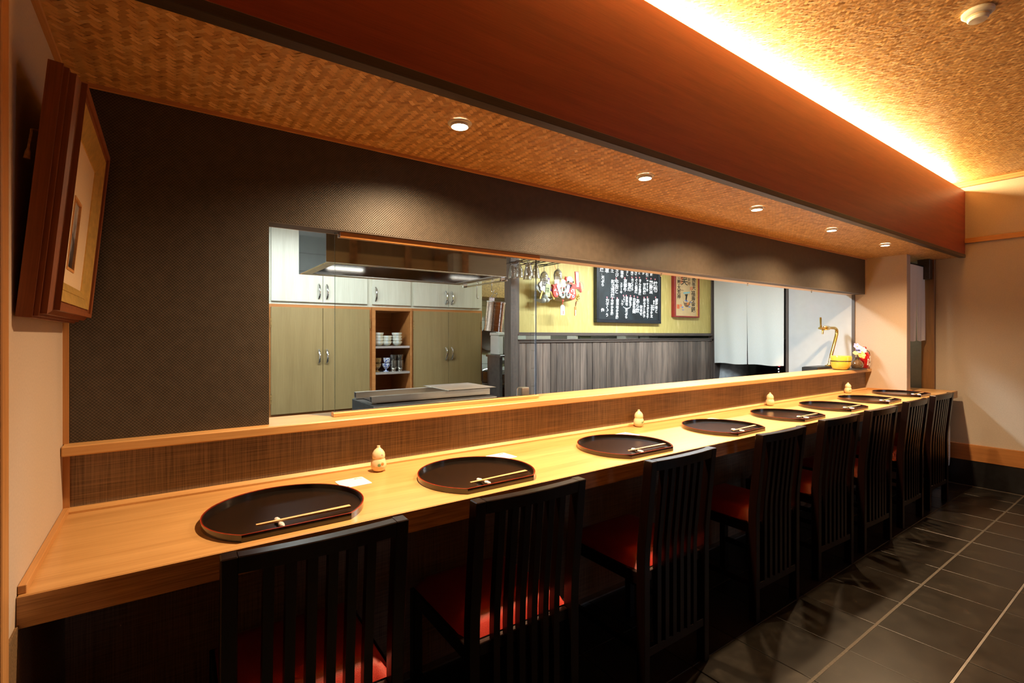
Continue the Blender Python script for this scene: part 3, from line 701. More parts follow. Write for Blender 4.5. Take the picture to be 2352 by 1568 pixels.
# gourd shaped soy pourers
def leaf(r0, r1, n=7):
    return [((r0 if k % 2 == 0 else r1) * math.cos(math.pi * k / n + .3), (r0 if k % 2 == 0 else r1) * math.sin(math.pi * k / n + .3)) for k in range(2 * n)]
def make_gourd():
    t = thing('soy_pourer', '', 'soy pourer', group='gourd soy pourers along the counter')
    body = MB().lathe([(0.0135, 0), (0.021, 0.004), (0.0262, 0.014), (0.0272, 0.022), (0.0262, 0.032), (0.0225, 0.042), (0.0212, 0.0445)], 28).build('body', 'porcelain', t, smooth=True)
    lid = MB().lathe([(0.0208, 0.0446), (0.0222, 0.049), (0.0226, 0.056), (0.0208, 0.065), (0.0150, 0.074), (0.0080, 0.080), (0.0055, 0.084), (0.0058, 0.0885), (0.0040, 0.0892)], 28).build('lid', 'porcelain', t, smooth=True)
    for (az, z, r, mt, sc, par) in ((-105, 0.026, 0.0268, 'leaf_green', 1.0, body), (-80, 0.029, 0.0266, 'leaf_orange', 0.95, body), (-78, 0.061, 0.0218, 'leaf_purple', 0.75, lid)):
        vs = []; P = leaf(0.0075 * sc, 0.004 * sc)
        for u, v_ in P:
            a = R(az) + u / r; rr = r + 0.0006 - (max(0, z + v_ - 0.03) * 0.35 if z < .05 else max(0, z + v_ - 0.058) * 0.6)
            vs.append((rr * math.cos(a), rr * math.sin(a), z + v_))
        MB().add([(((r + .0009) * math.cos(R(az))), ((r + .0009) * math.sin(R(az))), z)] + vs, [(0, i + 1, (i + 1) % len(vs) + 1) for i in range(len(vs))]).build('leaf_motif', mt, par)
    return t
g0 = make_gourd()
for i, (x, y, a, lb) in enumerate(((0.838, 1.688, 0, 'gourd-shaped cream soy pourer with orange and green leaves, closest to the picture'), (2.255, 1.725, 8, 'second gourd-shaped cream soy pourer along the counter'), (3.60, 1.727, 60, 'third gourd-shaped cream soy pourer along the counter'), (4.86, 1.727, -30, 'gourd-shaped cream soy pourer farthest from the picture'))):
    if i == 0: g0.location = (x, y, 0.8143); g0.rotation_euler = (0, 0, R(a)); g0['label'] = lb
    else: dup(g0, (x, y, 0.8143), R(a), lb)

# ================================================================ chairs
def make_chair():
    t = thing('dining_chair', '', 'chair', group='dark slatted chairs at the counter')
    W, top, kz, lean = 0.195, 0.850, 0.50, 0.034
    def bent(x0, x1, d0, d1, z0, zt, yoff=0.0, m=None):
        m = m or MB(); ly = lean * (zt - kz) / (top - kz)
        prof = [(yoff - d0, z0), (yoff + d1, z0), (yoff + d1, kz - .02), (yoff + d1 - .003, kz + .04), (yoff + d1 - ly, zt), (yoff - d0 - ly, zt), (yoff - d0 - .003, kz + .04), (yoff - d0, kz - .02)]
        return m.prism(prof, 'x', x0, x1)
    for s in (-1, 1):
        xa, xb = sorted((s * W, s * (W - 0.031)))
        o = bent(xa, xb, 0.018, 0.020, 0.0, top).build('rear_post', 'chair_lacquer', t)
        md = o.modifiers.new('bevel', 'BEVEL'); md.width = 0.0022; md.segments = 1; md.limit_method = 'ANGLE'
    # top rail, slightly hollowed
    n = 10; vs = []; fs = []
    for i in range(n + 1):
        u = i / n; x = (u * 2 - 1) * (W - 0.031); c = -0.010 * (1 - (2 * u - 1) ** 2)
        for dy, z in ((-0.016, top - 0.036), (0.017, top - 0.036), (0.015, top - 0.002), (0.011, top), (-0.016, top), (-0.018, top - 0.002)):
            vs.append((x, dy + c - lean * (z - kz) / (top - kz), z))
    for i in range(n):
        for a in range(6): fs.append((i * 6 + a, i * 6 + (a + 1) % 6, (i + 1) * 6 + (a + 1) % 6, (i + 1) * 6 + a))
    fs += [(5, 4, 3, 2, 1, 0), tuple(n * 6 + a for a in range(6))]
    MB().add(vs, fs).build('top_rail', 'chair_lacquer', t)
    for k in range(6):
        x = -0.108 + k * 0.0432; c = -0.010 * (1 - (x / 0.164) ** 2)
        bent(x - 0.0105, x + 0.0105, 0.011, 0.012, 0.172, top - 0.034, c * 0.6).build('back_slat', 'chair_lacquer', t)
    MB().box(-W + 0.031, W - 0.031, -0.014, 0.016, 0.142, 0.174, 0.002).build('lower_rail', 'chair_lacquer', t)
    # seat frame
    MB().box(-W + 0.031, W - 0.031, 0.0, 0.018, 0.405, 0.44, 0.002).build('seat_rail', 'chair_lacquer', t)
    MB().box(-W + 0.02, W - 0.02, 0.368, 0.39, 0.395, 0.44, 0.002).build('seat_rail', 'chair_lacquer', t)
    for s in (-1, 1):
        xa, xb = sorted((s * (W - 0.003), s * (W - 0.024)))
        MB().box(xa, xb, 0.02, 0.37, 0.395, 0.44, 0.002).build('seat_rail', 'chair_lacquer', t)
        xa, xb = sorted((s * W, s * (W - 0.032)))
        MB().box(xa, xb, 0.362, 0.394, 0.0, 0.44, 0.002).build('front_leg', 'chair_lacquer', t)
        xa, xb = sorted((s * (W - 0.006), s * (W - 0.022)))
        MB().box(xa, xb, 0.02, 0.364, 0.15, 0.178, 0.002).build('side_stretcher', 'chair_lacquer', t)
    # cushion with a soft crown
    def cz(u, v):
        e = min(u, 1 - u, v, 1 - v) * 2; return 0.441 + 0.044 * (1 - (1 - min(1, e * 3.2)) ** 2.4) + 0.008 * math.sin(math.pi * u) * math.sin(math.pi * v)
    m = MB(); m.grid(lambda u, v: ((u * 2 - 1) * (W - 0.012) * (0.97 if v < .12 else 1), 0.022 + v * 0.37, cz(u, v)), 22, 22)
    m.build('seat_cushion', 'red_leather', t, smooth=True, ang=80)
    return t
CH = [(0.507, 1.163, 1.2), (1.087, 1.158, 0.8), (1.800, 1.166, 0.0), (2.580, 1.182, 1.0), (3.222, 1.188, 3.0), (3.795, 1.182, 2.2), (4.448, 1.192, 1.0), (5.032, 1.196, 2.0)]
c0 = make_chair()
for i, (x, y, a) in enumerate(CH):
    lb = ('dark slatted chair with red seat nearest the framed picture' if i == 0 else 'dark slatted chair with red seat at the far end, beside the right wall' if i == 7
          else 'dark slatted chair with red seat, %s from the framed picture' % ORD[i])
    if i == 0: c0.location = (x, y, 0.0); c0.rotation_euler = (0, 0, R(-a)); c0['label'] = lb
    else: dup(c0, (x, y, 0.0), R(-a), lb)

# ================================================================ lamps
def make_downlight(name):
    t = thing(name, '', 'downlight')
    MB().lathe([(0.027, -0.012), (0.029, -0.0035), (0.037, -0.0035), (0.0395, 0.0), (0.037, 0.001), (0.030, 0.001), (0.030, -0.002)][::-1], 32, closed=True).build('trim_ring', 'white_enamel', t, smooth=True)
    MB().lathe([(0.0285, -0.0005), (0.0285, -0.003), (0.020, -0.006), (0.0001, -0.0075)], 28).build('lamp_lens', 'lamp_lens', t, smooth=True)
    return t
d0 = make_downlight('downlight')
for k in range(5):
    x = 1.002 + 0.908 * k; loc = (x, 1.398, ZS - 0.0035)
    lb = ('recessed downlight in the woven soffit nearest the framed picture', 'second recessed downlight in the woven soffit', 'third recessed downlight in the woven soffit', 'fourth recessed downlight in the woven soffit', 'last recessed downlight beside the end wall')[k]
    if k == 0: d = d0; d.location = loc; d['label'] = lb; d['group'] = 'downlights over the counter'
    else: d = dup(d0, loc, 0, lb, 'downlights over the counter')
    spot('downlight_beam', (x, 1.398, ZS - 0.016), P_SPOT, WARM, 152, 1.0, 0.022)
for k, (x, y) in enumerate(((0.6, -2.15), (2.6, -2.15), (4.6, -2.15))):
    d = dup(d0, (x, y, ZC - 0.0035), 0, 'added fill downlight in the high woven ceiling %s the camera' % ('left behind', 'straight behind', 'right behind')[k], 'added fill downlights')
    spot('downlight_beam', (x, y, ZC - 0.016), P_ROOM, (1.0, 0.72, 0.42), 120, 0.8, 0.03)  # added fill lamp, washes the back wall for warm reflections
d = dup(d0, (5.66, 1.98, ZS - 0.0035), 0, 'added fill downlight in the passage behind the grey-white curtain', 'added fill downlights')
spot('downlight_beam', (5.66, 1.98, ZS - 0.016), 14.0, (1.0, 0.86, 0.66), 150, 0.8, 0.03)  # added lamp to brighten the passage wall and curtain
# smoke detector
t = thing('smoke_detector', 'round white smoke detector on the high woven ceiling', 'smoke detector', (2.945, 0.545, ZC - 0.001))
MB().lathe([(0.048, 0.0), (0.052, -0.004), (0.052, -0.014), (0.046, -0.020), (0.036, -0.022)], 32).build('base', 'white_enamel', t, smooth=True)
MB().lathe([(0.034, -0.020), (0.034, -0.036), (0.030, -0.041), (0.0005, -0.043)], 32).build('sensor_head', 'white_enamel', t, smooth=True)
MB().lathe([(0.0345, -0.0225), (0.0358, -0.024), (0.0358, -0.027), (0.0345, -0.0285)], 32, closed=True).build('vent_band', 'mat_cream', t, smooth=True)

# ================================================================ framed picture, leaning forward on the left wall
t = thing('framed_picture', 'brown wooden framed picture with gilt inner edge tilted on the left wall', 'picture', (0.0035, 1.49, 1.325))
t.rotation_euler = (0, R(5.2), 0)
HY, HZ = 0.262, 0.475
def frame_ring(parts_off, x0, x1, mat, name, parent, bev=0.0):
    o0, o1 = parts_off          # inset of outer and inner edge
    y0, y1, z0, z1 = -HY + o0, HY - o0, o0, HZ - o0; wd = o1 - o0
    x_out, x_in = x1
    for nm, poly in (('b', [(y0, z0), (y1, z0), (y1 - wd, z0 + wd), (y0 + wd, z0 + wd)]), ('t', [(y0, z1), (y1, z1), (y1 - wd, z1 - wd), (y0 + wd, z1 - wd)]),
                     ('l', [(y0, z0), (y0, z1), (y0 + wd, z1 - wd), (y0 + wd, z0 + wd)]), ('r', [(y1, z0), (y1, z1), (y1 - wd, z1 - wd), (y1 - wd, z0 + wd)])):
        vs = [(x0, y, z) for y, z in poly] + [((x_out, x_out, x_in, x_in)[i], y, z) for i, (y, z) in enumerate(poly)]
        MB().add(vs, [(3, 2, 1, 0), (4, 5, 6, 7)] + [(i, (i + 1) % 4, 4 + (i + 1) % 4, 4 + i) for i in range(4)]).build(name, mat, parent)
frame_ring((0.0, 0.06), 0.0, (0.022, 0.022), 'frame_wood', 'frame_side', t)
frame_ring((0.004, 0.06), 0.022, (0.030, 0.030), 'frame_wood', 'frame_side', t)
frame_ring((0.009, 0.018), 0.030, (0.040, 0.047), 'frame_wood', 'frame_moulding', t)
frame_ring((0.018, 0.028), 0.030, (0.056, 0.054), 'frame_wood', 'frame_moulding', t)
frame_ring((0.028, 0.038), 0.020, (0.050, 0.047), 'frame_wood', 'frame_moulding', t)
frame_ring((0.038, 0.050), 0.018, (0.050, 0.046), 'gilt', 'gilt_moulding', t)
frame_ring((0.050, 0.064), 0.018, (0.046, 0.042), 'gilt', 'gilt_moulding', t)
frame_ring((0.064, 0.082), 0.018, (0.043, 0.036), 'gilt', 'gilt_moulding', t)
mt_ = MB()
ys, zs = (-HY + 0.078, -0.060, 0.032, HY - 0.078), (0.078, 0.118, 0.272, HZ - 0.078)
for i in range(3):
    for j in range(3):
        if i == 1 and j == 1: continue
        mt_.box(0.018, 0.034, ys[i], ys[i + 1], zs[j], zs[j + 1])
mt_.build('mount_board', 'mat_cream', t)
frame2 = MB()
frame2.box(0.010, 0.0355, -0.064, -0.058, 0.114, 0.276).box(0.010, 0.0355, 0.030, 0.036, 0.114, 0.276).box(0.010, 0.0355, -0.058, 0.030, 0.114, 0.120).box(0.010, 0.0355, -0.058, 0.030, 0.270, 0.276)
frame2.build('inner_slip', 'trim_wood', t)
MB().box(-0.002, 0.002, -0.05, 0.05, -0.083, 0.083).build('painting', 'ink_landscape', t, loc=(0.029, -0.014, 0.195))
MB().tube([(-0.012, -0.19, 0.36), (-0.018, -0.215, 0.352), (-0.014, -0.235, 0.340), (-0.016, -0.232, 0.31)], 0.0022, 6).build('hanging_cord', 'rope', t, smooth=True)
MB().lathe([(0.0015, 0), (0.004, -0.006), (0.005, -0.020), (0.001, -0.021)], 10, (-0.016, -0.232, 0.312)).build('cord_tassel', 'rope', t, smooth=True)

# ================================================================ glass screen on the ledge
t = thing('glass_screen', 'clear glass screen held by wooden strips between the ledge and the header', 'glass screen')
B('glass_pane', 'pane_glass', 0.722, 1.634, 1.806, 1.810, 1.006, 1.662, parent=t)
B('pane_edge', 'pane_edge', 0.7195, 0.722, 1.806, 1.810, 1.006, 1.662, parent=t)
B('pane_edge', 'pane_edge', 1.634, 1.6365, 1.806, 1.810, 1.006, 1.662, parent=t)
MB().prism([(1.792, 1.0022), (1.804, 1.0022), (1.804, 1.0165), (1.796, 1.0165), (1.792, 1.013)], 'x', 0.712, 1.640).build('holding_strip', 'ledge_wood', t)
MB().prism([(1.812, 1.0022), (1.824, 1.0022), (1.824, 1.0165), (1.812, 1.0165)], 'x', 0.712, 1.640).build('holding_strip', 'ledge_wood', t)
MB().prism([(1.786, 1.6605), (1.804, 1.6605), (1.804, 1.643), (1.789, 1.643), (1.786, 1.648)], 'x', 0.735, 1.642).build('holding_strip', 'trim_wood', t)
MB().prism([(1.812, 1.6605), (1.824, 1.6605), (1.824, 1.645), (1.812, 1.645)], 'x', 0.735, 1.642).build('holding_strip', 'trim_wood', t)
for k, (x, w_) in enumerate(((2.63, 'left'), (3.58, 'middle'), (4.55, 'right'))):
    tt = thing('ceiling_hook', 'small steel hook under the pale lintel, %s of three' % ('leftmost' if k == 0 else 'middle' if k == 1 else 'rightmost'), 'hook', (x, 1.875, 1.663), 0, 'hooks under the lintel')
    MB().lathe([(0.008, 0.0), (0.008, -0.003), (0.004, -0.004), (0.004, -0.010)], 12).build('hook_base', 'chrome', tt, smooth=True)
    MB().tube([(0.006 * math.cos(a), 0, -0.014 + 0.006 * math.sin(a)) for a in [R(90 + 30 * q) for q in range(10)]], 0.0018, 6).build('hook_ring', 'chrome', tt, smooth=True)

# ================================================================ kitchen cabinets
YC = 3.767
def handle(parent, x, z0, z1, lab=None):
    m = MB(); n = 12; path = []
    for k in range(n + 1):
        u = k / n; path.append((x, YC - 0.022 - 0.022 * math.sin(math.pi * u), z0 + (z1 - z0) * u))
    m.tube([(x, YC - 0.018, z0)] + path[1:-1] + [(x, YC - 0.018, z1)], [0.008] + [0.0062 + 0.002 * abs(2 * k / n - 1) for k in range(1, n)] + [0.008], 8)
    return m.build('handle', 'chrome', parent, smooth=True)
def cabinet(name, label, x0, x1, z0, z1, fmat, dmat, doors, frame=0.012, hz=None, hinge=False):
    t = thing(name, label, 'cabinet', group=None)
    B('carcass', fmat, x0, x1, YC, KB - 0.008, z0, z1, 0.001, parent=t)
    for k, (a, b_, side) in enumerate(doors):
        d = B('door', dmat, a + 0.0015, b_ - 0.0015, YC - 0.018, YC - 0.0005, z0 + frame, z1 - frame, 0.0015, parent=t)
        handle(d, b_ - 0.028 if side > 0 else a + 0.028, hz[0], hz[1])
        if hinge:
            hx = a - 0.004 if side > 0 else b_ - 0.004
            for z in (z0 + 0.13, z1 - 0.13): B('hinge', 'china_brown', hx, hx + 0.008, YC - 0.022, YC - 0.017, z - 0.035, z + 0.035, parent=d)
    return t
cabinet('wall_cabinet', 'cream upper cabinet with two doors at the left of the kitchen opening', 0.815, 1.515, 1.514, KZ - 0.002, 'cab_cream', 'cab_cream', [(0.826, 1.172, 1), (1.172, 1.506, -1)], 0.02, (1.562, 1.667))
cabinet('wall_cabinet', 'cream upper cabinet with one narrow door above the open shelves', 1.5155, 1.872, 1.514, KZ - 0.002, 'cab_cream', 'cab_cream', [(1.540, 1.864, -1)], 0.02, (1.562, 1.667))
cabinet('wall_cabinet', 'cream upper cabinet with two doors beside the tiled recess', 1.8725, 2.553, 1.514, KZ - 0.002, 'cab_cream', 'cab_cream', [(1.885, 2.207, 1), (2.207, 2.533, -1)], 0.02, (1.562, 1.667))
cabinet('base_cabinet', 'tall olive cabinet with two doors left of the open shelves', 0.812, 1.540, 0.72, 1.5135, 'cab_orange', 'cab_olive', [(0.824, 1.172, 1), (1.172, 1.523, -1)], 0.02, (1.089, 1.188), True)
cabinet('base_cabinet', 'tall olive cabinet with two doors right of the open shelves', 1.872, 2.553, 0.72, 1.5135, 'cab_orange', 'cab_olive', [(1.886, 2.207, 1), (2.207, 2.535, -1)], 0.02, (1.089, 1.188), True)
B_ = lambda *a, **k: B(*a, **k)
t = thing('plinth_cabinet', 'low wooden plinth under the olive cabinets', 'cabinet')
B('plinth_body', 'cab_orange', 0.812, 2.553, YC + 0.002, KB - 0.008, 0.08, 0.7195, 0.001, parent=t)
B('plinth_kick', 'dark_mould', 0.83, 2.54, YC + 0.05, KB - 0.02, 0.0, 0.08, parent=t)
t = thing('shelf_unit', 'open wooden shelf niche with steel shelves between the olive cabinets', 'shelf')
B('side_panel', 'cab_orange', 1.5405, 1.568, YC - 0.018, KB - 0.008, 0.72, 1.5135, 0.001, parent=t)
B('side_panel', 'cab_orange', 1.858, 1.8715, YC - 0.018, KB - 0.008, 0.72, 1.5135, 0.001, parent=t)
B('head_rail', 'cab_orange', 1.568, 1.858, YC - 0.018, KB - 0.008, 1.488, 1.5135, 0.001, parent=t)
B('back_panel', 'cab_orange', 1.568, 1.858, 4.16, 4.18, 0.72, 1.488, parent=t)
for z in (1.209, 1.003): B('steel_shelf', 'stainless', 1.568, 1.858, YC - 0.010, 4.16, z - 0.018, z, 0.0015, parent=t)
B('base_shelf', 'cab_orange', 1.568, 1.858, YC - 0.010, 4.16, 0.72, 0.80, 0.0015, parent=t)
# bowls
bowl = MB().lathe([(0.016, 0.0), (0.020, 0.003), (0.034, 0.014), (0.041, 0.028), (0.0415, 0.036), (0.039, 0.036), (0.036, 0.026), (0.022, 0.008), (0.0005, 0.006)], 24)
b0 = None
WHICH = ('leftmost', 'middle', 'right-hand')
LV = (('bottom bowl', 'second bowl up', 'third bowl up', 'top bowl'))
for s, (x, n, z_) in enumerate(((1.614, 4, 0), (1.682, 3, 0), (1.768, 4, 0))):
    z = 1.2095
    for k in range(n):
        o = bowl.build('bowl', 'china_bowl', smooth=True) if b0 is None else b0.copy()
        if b0 is None: b0 = o
        else: COL.objects.link(o)
        o.location = (x + rnd.uniform(-.002, .002), YC + 0.045, z); z += 0.0245 if k != 1 else 0.021
        lv = LV[3] if k == n - 1 else LV[k]
        tag(o, 'small white bowl on the upper steel shelf, %s of the %s stack' % (lv, WHICH[s]), 'bowl', 'bowls on the upper steel shelf')
# goblets, two tiers
gob = MB().lathe([(0.021, 0), (0.021, 0.004), (0.007, 0.009), (0.006, 0.020), (0.016, 0.028), (0.028, 0.042), (0.031, 0.066), (0.0295, 0.066), (0.026, 0.045), (0.012, 0.031), (0.0005, 0.028)], 20)
cup = MB().lathe([(0.019, 0), (0.021, 0.004), (0.020, 0.012), (0.026, 0.020), (0.028, 0.040), (0.0295, 0.088), (0.028, 0.088), (0.026, 0.04), (0.018, 0.02), (0.0005, 0.016)], 20)
SPEC = ((1.605, gob, 'china_brown', 'brown patterned goblet', 0.0), (1.676, gob, 'china_blue', 'blue and white goblet', -0.004), (1.739, cup, 'pewter', 'dark metal goblet beside the blue goblet', 0.0), (1.795, cup, 'pewter', 'dark metal goblet by the shelf side', 0.0))
for x, src, mt, lb, dy in SPEC:
    for lvl in (0, 1):
        if lvl and src is gob:
            o = MB().lathe([(0.013, 0), (0.018, 0.001), (0.026, 0.012), (0.028, 0.042), (0.0265, 0.042), (0.024, 0.014), (0.0005, 0.006)], 20).build('goblet', mt, smooth=True)
            o.location = (x + 0.006, YC + 0.05 + dy, 1.0035 + 0.068)
        elif lvl:
            o = MB().lathe([(0.021, 0), (0.024, 0.004), (0.026, 0.03), (0.0295, 0.044), (0.028, 0.044), (0.024, 0.03), (0.0005, 0.006)], 20).build('goblet', mt, smooth=True)
            o.location = (x, YC + 0.05, 1.0035 + 0.0885)
        else:
            o = src.build('goblet', mt, smooth=True); o.location = (x, YC + 0.05 + dy, 1.0035)
        tag(o, '%s, %s' % (lb, 'stacked on top on the middle shelf' if lvl else 'standing on the middle shelf'), 'goblet', 'goblets on the middle shelf')
pl = MB().lathe([(0.03, 0), (0.034, 0.002), (0.052, 0.006), (0.053, 0.008), (0.034, 0.004), (0.0005, 0.0035)], 24)
p0 = None
for k in range(5):
    o = pl.build('plate', 'china_white', smooth=True) if p0 is None else p0.copy()
    if p0 is None: p0 = o
    else: COL.objects.link(o)
    o.location = (1.630 + rnd.uniform(-.002, .002), YC + 0.07, 0.8005 + k * 0.0085)
    tag(o, 'pale plate on the bottom shelf, %s in its stack' % ('lowest', 'second', 'middle', 'fourth', 'topmost')[k], 'plate', 'plates on the bottom shelf')
for k, x in enumerate((1.735, 1.80)):
    o = MB().lathe([(0.014, 0), (0.02, 0.003), (0.026, 0.018), (0.027, 0.028), (0.0255, 0.028), (0.02, 0.008), (0.0005, 0.005)], 18).build('cup', 'china_white', smooth=True); o.location = (x, YC + 0.07, 0.8005)
    tag(o, 'small cup on the bottom shelf, %s' % ('next to the plate stack' if k == 0 else 'nearest the shelf side'), 'cup', 'cups on the bottom shelf')

# ================================================================ range hood and grill
t = thing('range_hood', 'polished steel range hood hanging behind the glass screen', 'range hood')
hx0, hx1, hy0, hy1, hz0, hz1 = 0.805, 1.775, 2.252, 2.79, 1.617, 2.10
B('front_panel', 'hood_steel', hx0, hx1, hy0, hy0 + 0.012, hz0, hz1, 0.001, parent=t)
B('back_panel', 'hood_steel', hx0, hx1, hy1 - 0.012, hy1, hz0, hz1, 0.001, parent=t)
B('side_panel', 'hood_steel', hx0, hx0 + 0.012, hy0 + 0.012, hy1 - 0.012, hz0, hz1, 0.001, parent=t)
B('side_panel', 'hood_steel', hx1 - 0.012, hx1, hy0 + 0.012, hy1 - 0.012, hz0, hz1, 0.001, parent=t)
for a in ((hx0 + .012, hx0 + .055, hy0 + .012, hy1 - .012), (hx1 - .055, hx1 - .012, hy0 + .012, hy1 - .012), (hx0 + .055, hx1 - .055, hy0 + .012, hy0 + .045), (hx0 + .055, hx1 - .055, hy1 - .05, hy1 - .012)):
    B('gutter_lip', 'stainless_dull', *a, hz0 + 0.001, hz0 + 0.006, parent=t)
B('filter_panel', 'dark_metal', hx0 + 0.02, hx1 - 0.02, hy0 + 0.02, hy1 - 0.02, hz0 + 0.16, hz0 + 0.17, parent=t)
B('hood_lamp', 'tube_light', 1.15, 1.40, 2.50, 2.54, hz0 + 0.150, hz0 + 0.158, 0.002, parent=t)
area('hood_light', (1.275, 2.52, hz0 + 0.145), (0, 0, 0), 0.25, 0.04, 3.0, (1.0, 0.93, 0.82))
rl = MB().tube([(1.80, hy0 + 0.03, 1.603), (1.80, hy1 - 0.02, 1.603)], 0.005, 8).build('hook_rail', 'chrome', t, smooth=True)
for y in (hy0 + 0.06, hy1 - 0.05): B('rail_bracket', 'chrome', 1.775, 1.803, y - 0.006, y + 0.006, 1.598, 1.622, 0.001, parent=t)
def s_hook(name, lab, x, y, ztop, ln):
    P = [(x, y + 0.010 * math.cos(a), ztop - 0.010 + 0.0105 * math.sin(a)) for a in [R(-30 + 30 * q) for q in range(8)]]
    P = [(x, y + 0.0095 * math.cos(a), ztop - 0.0095 + 0.0095 * math.sin(a)) for a in [R(200 - 25 * q) for q in range(9)]]
    Q = [(x, y - 0.0 + 0.013 * math.cos(a), ztop - ln + 0.013 + 0.013 * math.sin(a)) for a in [R(-10 - 25 * q) for q in range(8)]]
    o = MB().tube(P + Q, 0.0022, 6).build(name, 'chrome', smooth=True); return tag(o, lab, 'hook')
s_hook('steel_hook', 'empty steel hook hanging at the back end of the hood rail', 1.80, 2.60, 1.6195, 0.10)
s_hook('steel_hook', 'steel hook carrying the perforated utensil drainer', 1.80, 2.43, 1.6195, 0.075)
t = thing('utensil_drainer', 'perforated steel cylinder hanging from the hood rail', 'utensil drainer', (1.80, 2.425, 1.318)); t.rotation_euler = (R(3), R(5), 0)
m = MB(); n = 60; rows = 20; h = 0.172; r = 0.054
vs = []; fs = []
for j in range(rows * 2 + 1):
    for k in range(n * 2): a = 2 * math.pi * k / (n * 2); vs.append((r * math.cos(a), r * math.sin(a), h * j / (rows * 2)))
nn = n * 2
for j in range(rows * 2):
    for k in range(nn):
        if 1 < j < rows * 2 - 2 and j % 2 == 0 and (k + (j // 2) * 1) % 3 == 0: continue
        fs.append((j * nn + k, j * nn + (k + 1) % nn, (j + 1) * nn + (k + 1) % nn, (j + 1) * nn + k))
m.add(vs, fs).build('perforated_wall', 'copper_steel', t, smooth=True)
MB().lathe([(0.0545, 0.0), (0.0545, 0.012), (0.056, 0.012), (0.056, -0.002), (0.0005, -0.002)], 40).build('drainer_base', 'copper_steel', t, smooth=True)
MB().lathe([(0.0542, h), (0.056, h + .001), (0.056, h - 0.006), (0.0542, h - 0.006)], 40, closed=True).build('drainer_rim', 'stainless', t, smooth=True)
MB().box(-0.018, 0.018, 0.049, 0.054, h - 0.02, h + 0.028, 0.001).build('hanging_tab', 'copper_steel', t)
MB().tube([(-0.014, 0.044, h + 0.022), (-0.006, 0.03, h + 0.05), (0.006, 0.008, h + 0.052), (0.014, 0.035, h + 0.026)], 0.0022, 6).build('hanging_wire', 'chrome', t, smooth=True)
t = thing('charcoal_grill', 'long steel charcoal grill with square rails behind the glass screen', 'grill')
B('grill_body', 'slate', 1.04, 1.73, 2.295, 2.64, 0.0, 0.9555, 0.004, parent=t)
B('front_apron', 'stainless_dull', 1.035, 1.735, 2.288, 2.295, 0.70, 0.953, 0.001, parent=t)
B('fire_bed', 'dark_metal', 1.08, 1.70, 2.36, 2.58, 0.956, 0.960, parent=t)
def square_tube(name, x0, x1, y0, y1, z0, z1, parent):
    m = MB(); i = 0.003
    m.box(x0, x1, y0, y1, z1 - i, z1).box(x0, x1, y0, y1, z0, z0 + i).box(x0, x1, y0, y0 + i, z0 + i, z1 - i).box(x0, x1, y1 - i, y1, z0 + i, z1 - i)
    return m.build(name, 'stainless', parent)
square_tube('front_rail', 1.045, 1.725, 2.345, 2.378, 0.961, 0.993, t)
square_tube('back_rail', 1.045, 1.725, 2.585, 2.618, 0.961, 0.993, t)
m = MB()
for k in range(41):
    x = 1.46 + k * 0.0072; m.tube([(x, 2.33, 0.9985), (x, 2.645, 0.9985)], 0.0013, 4)
for k in range(30):
    y = 2.335 + k * 0.0105; m.tube([(1.455, y, 0.9998), (1.755, y, 0.9998)], 0.0013, 4)
g = thing('wire_grate', 'fine wire grate lying on the grill rails', 'grate'); m.build('wire_mesh', 'stainless', g)
MB().tube([(1.455, 2.328, 0.999), (1.755, 2.328, 0.999), (1.755, 2.648, 0.999), (1.455, 2.648, 0.999)], 0.0022, 6, closed=True).build('grate_border', 'chrome', g)
t = thing('steel_holder', 'small dark steel holder with a bent wire standing behind the ledge', 'holder', (1.715, 2.02, 0.0))
B('holder_box', 'stainless_dull', -0.02, 0.028, -0.02, 0.02, 0.9005, 1.028, 0.003, parent=t)
MB().tube([(-0.034, 0, 0.9025), (-0.034, 0, 1.02), (-0.030, 0, 1.026), (-0.01, 0, 1.026)], 0.0025, 6).build('holder_wire', 'chrome', t, smooth=True)
t = thing('kitchen_worktop', 'white worktop on the cook\'s side below the serving ledge', 'worktop')
B('worktop_slab', 'kitchen_white', 0.5, XE - 0.02, YW + 0.155, 2.18, 0.86, 0.90, 0.002, parent=t)  # unseen slab made white to bounce light up under the lintel
B('worktop_front', 'stainless_dull', 0.5, XE - 0.02, 2.12, 2.14, 0.0, 0.86, parent=t)

# ================================================================ tiled recess
t = thing('frying_pan', 'dark frying pan hanging on the tiled wall', 'frying pan', (2.955, 4.30, 1.255)); t.rotation_euler = (R(90), 0, 0)
MB().lathe([(0.085, 0.0), (0.115, 0.02), (0.118, 0.02), (0.088, -0.004), (0.0005, -0.004)], 32).build('pan_body', 'pan_iron', t, smooth=True)
MB().box(-0.014, 0.014, 0.11, 0.26, 0.012, 0.02, 0.003).build('pan_handle', 'dark_metal', t)
t = thing('ladle', 'dark ladle hanging beside the frying pan', 'ladle', (3.098, 4.28, 1.30))
MB().lathe([(0.0005, -0.03), (0.02, -0.025), (0.034, -0.008), (0.036, 0.0), (0.033, 0.0)], 20).build('ladle_bowl', 'dark_metal', t, smooth=True)
MB().tube([(0.034, 0, 0.0), (0.04, 0, 0.1), (0.03, 0, 0.22)], 0.004, 6).build('ladle_handle', 'stainless', t, smooth=True)
t = thing('utensil_rack', 'white framed rack with hanging steel tools in the tiled recess', 'rack', (3.20, 4.27, 1.05))
B('rack_frame', 'white_enamel', -0.055, -0.035, -0.02, 0.02, 0.0, 0.42, 0.002, parent=t); B('rack_frame', 'white_enamel', -0.035, 0.12, -0.02, 0.02, 0.0, 0.02, 0.002, parent=t)
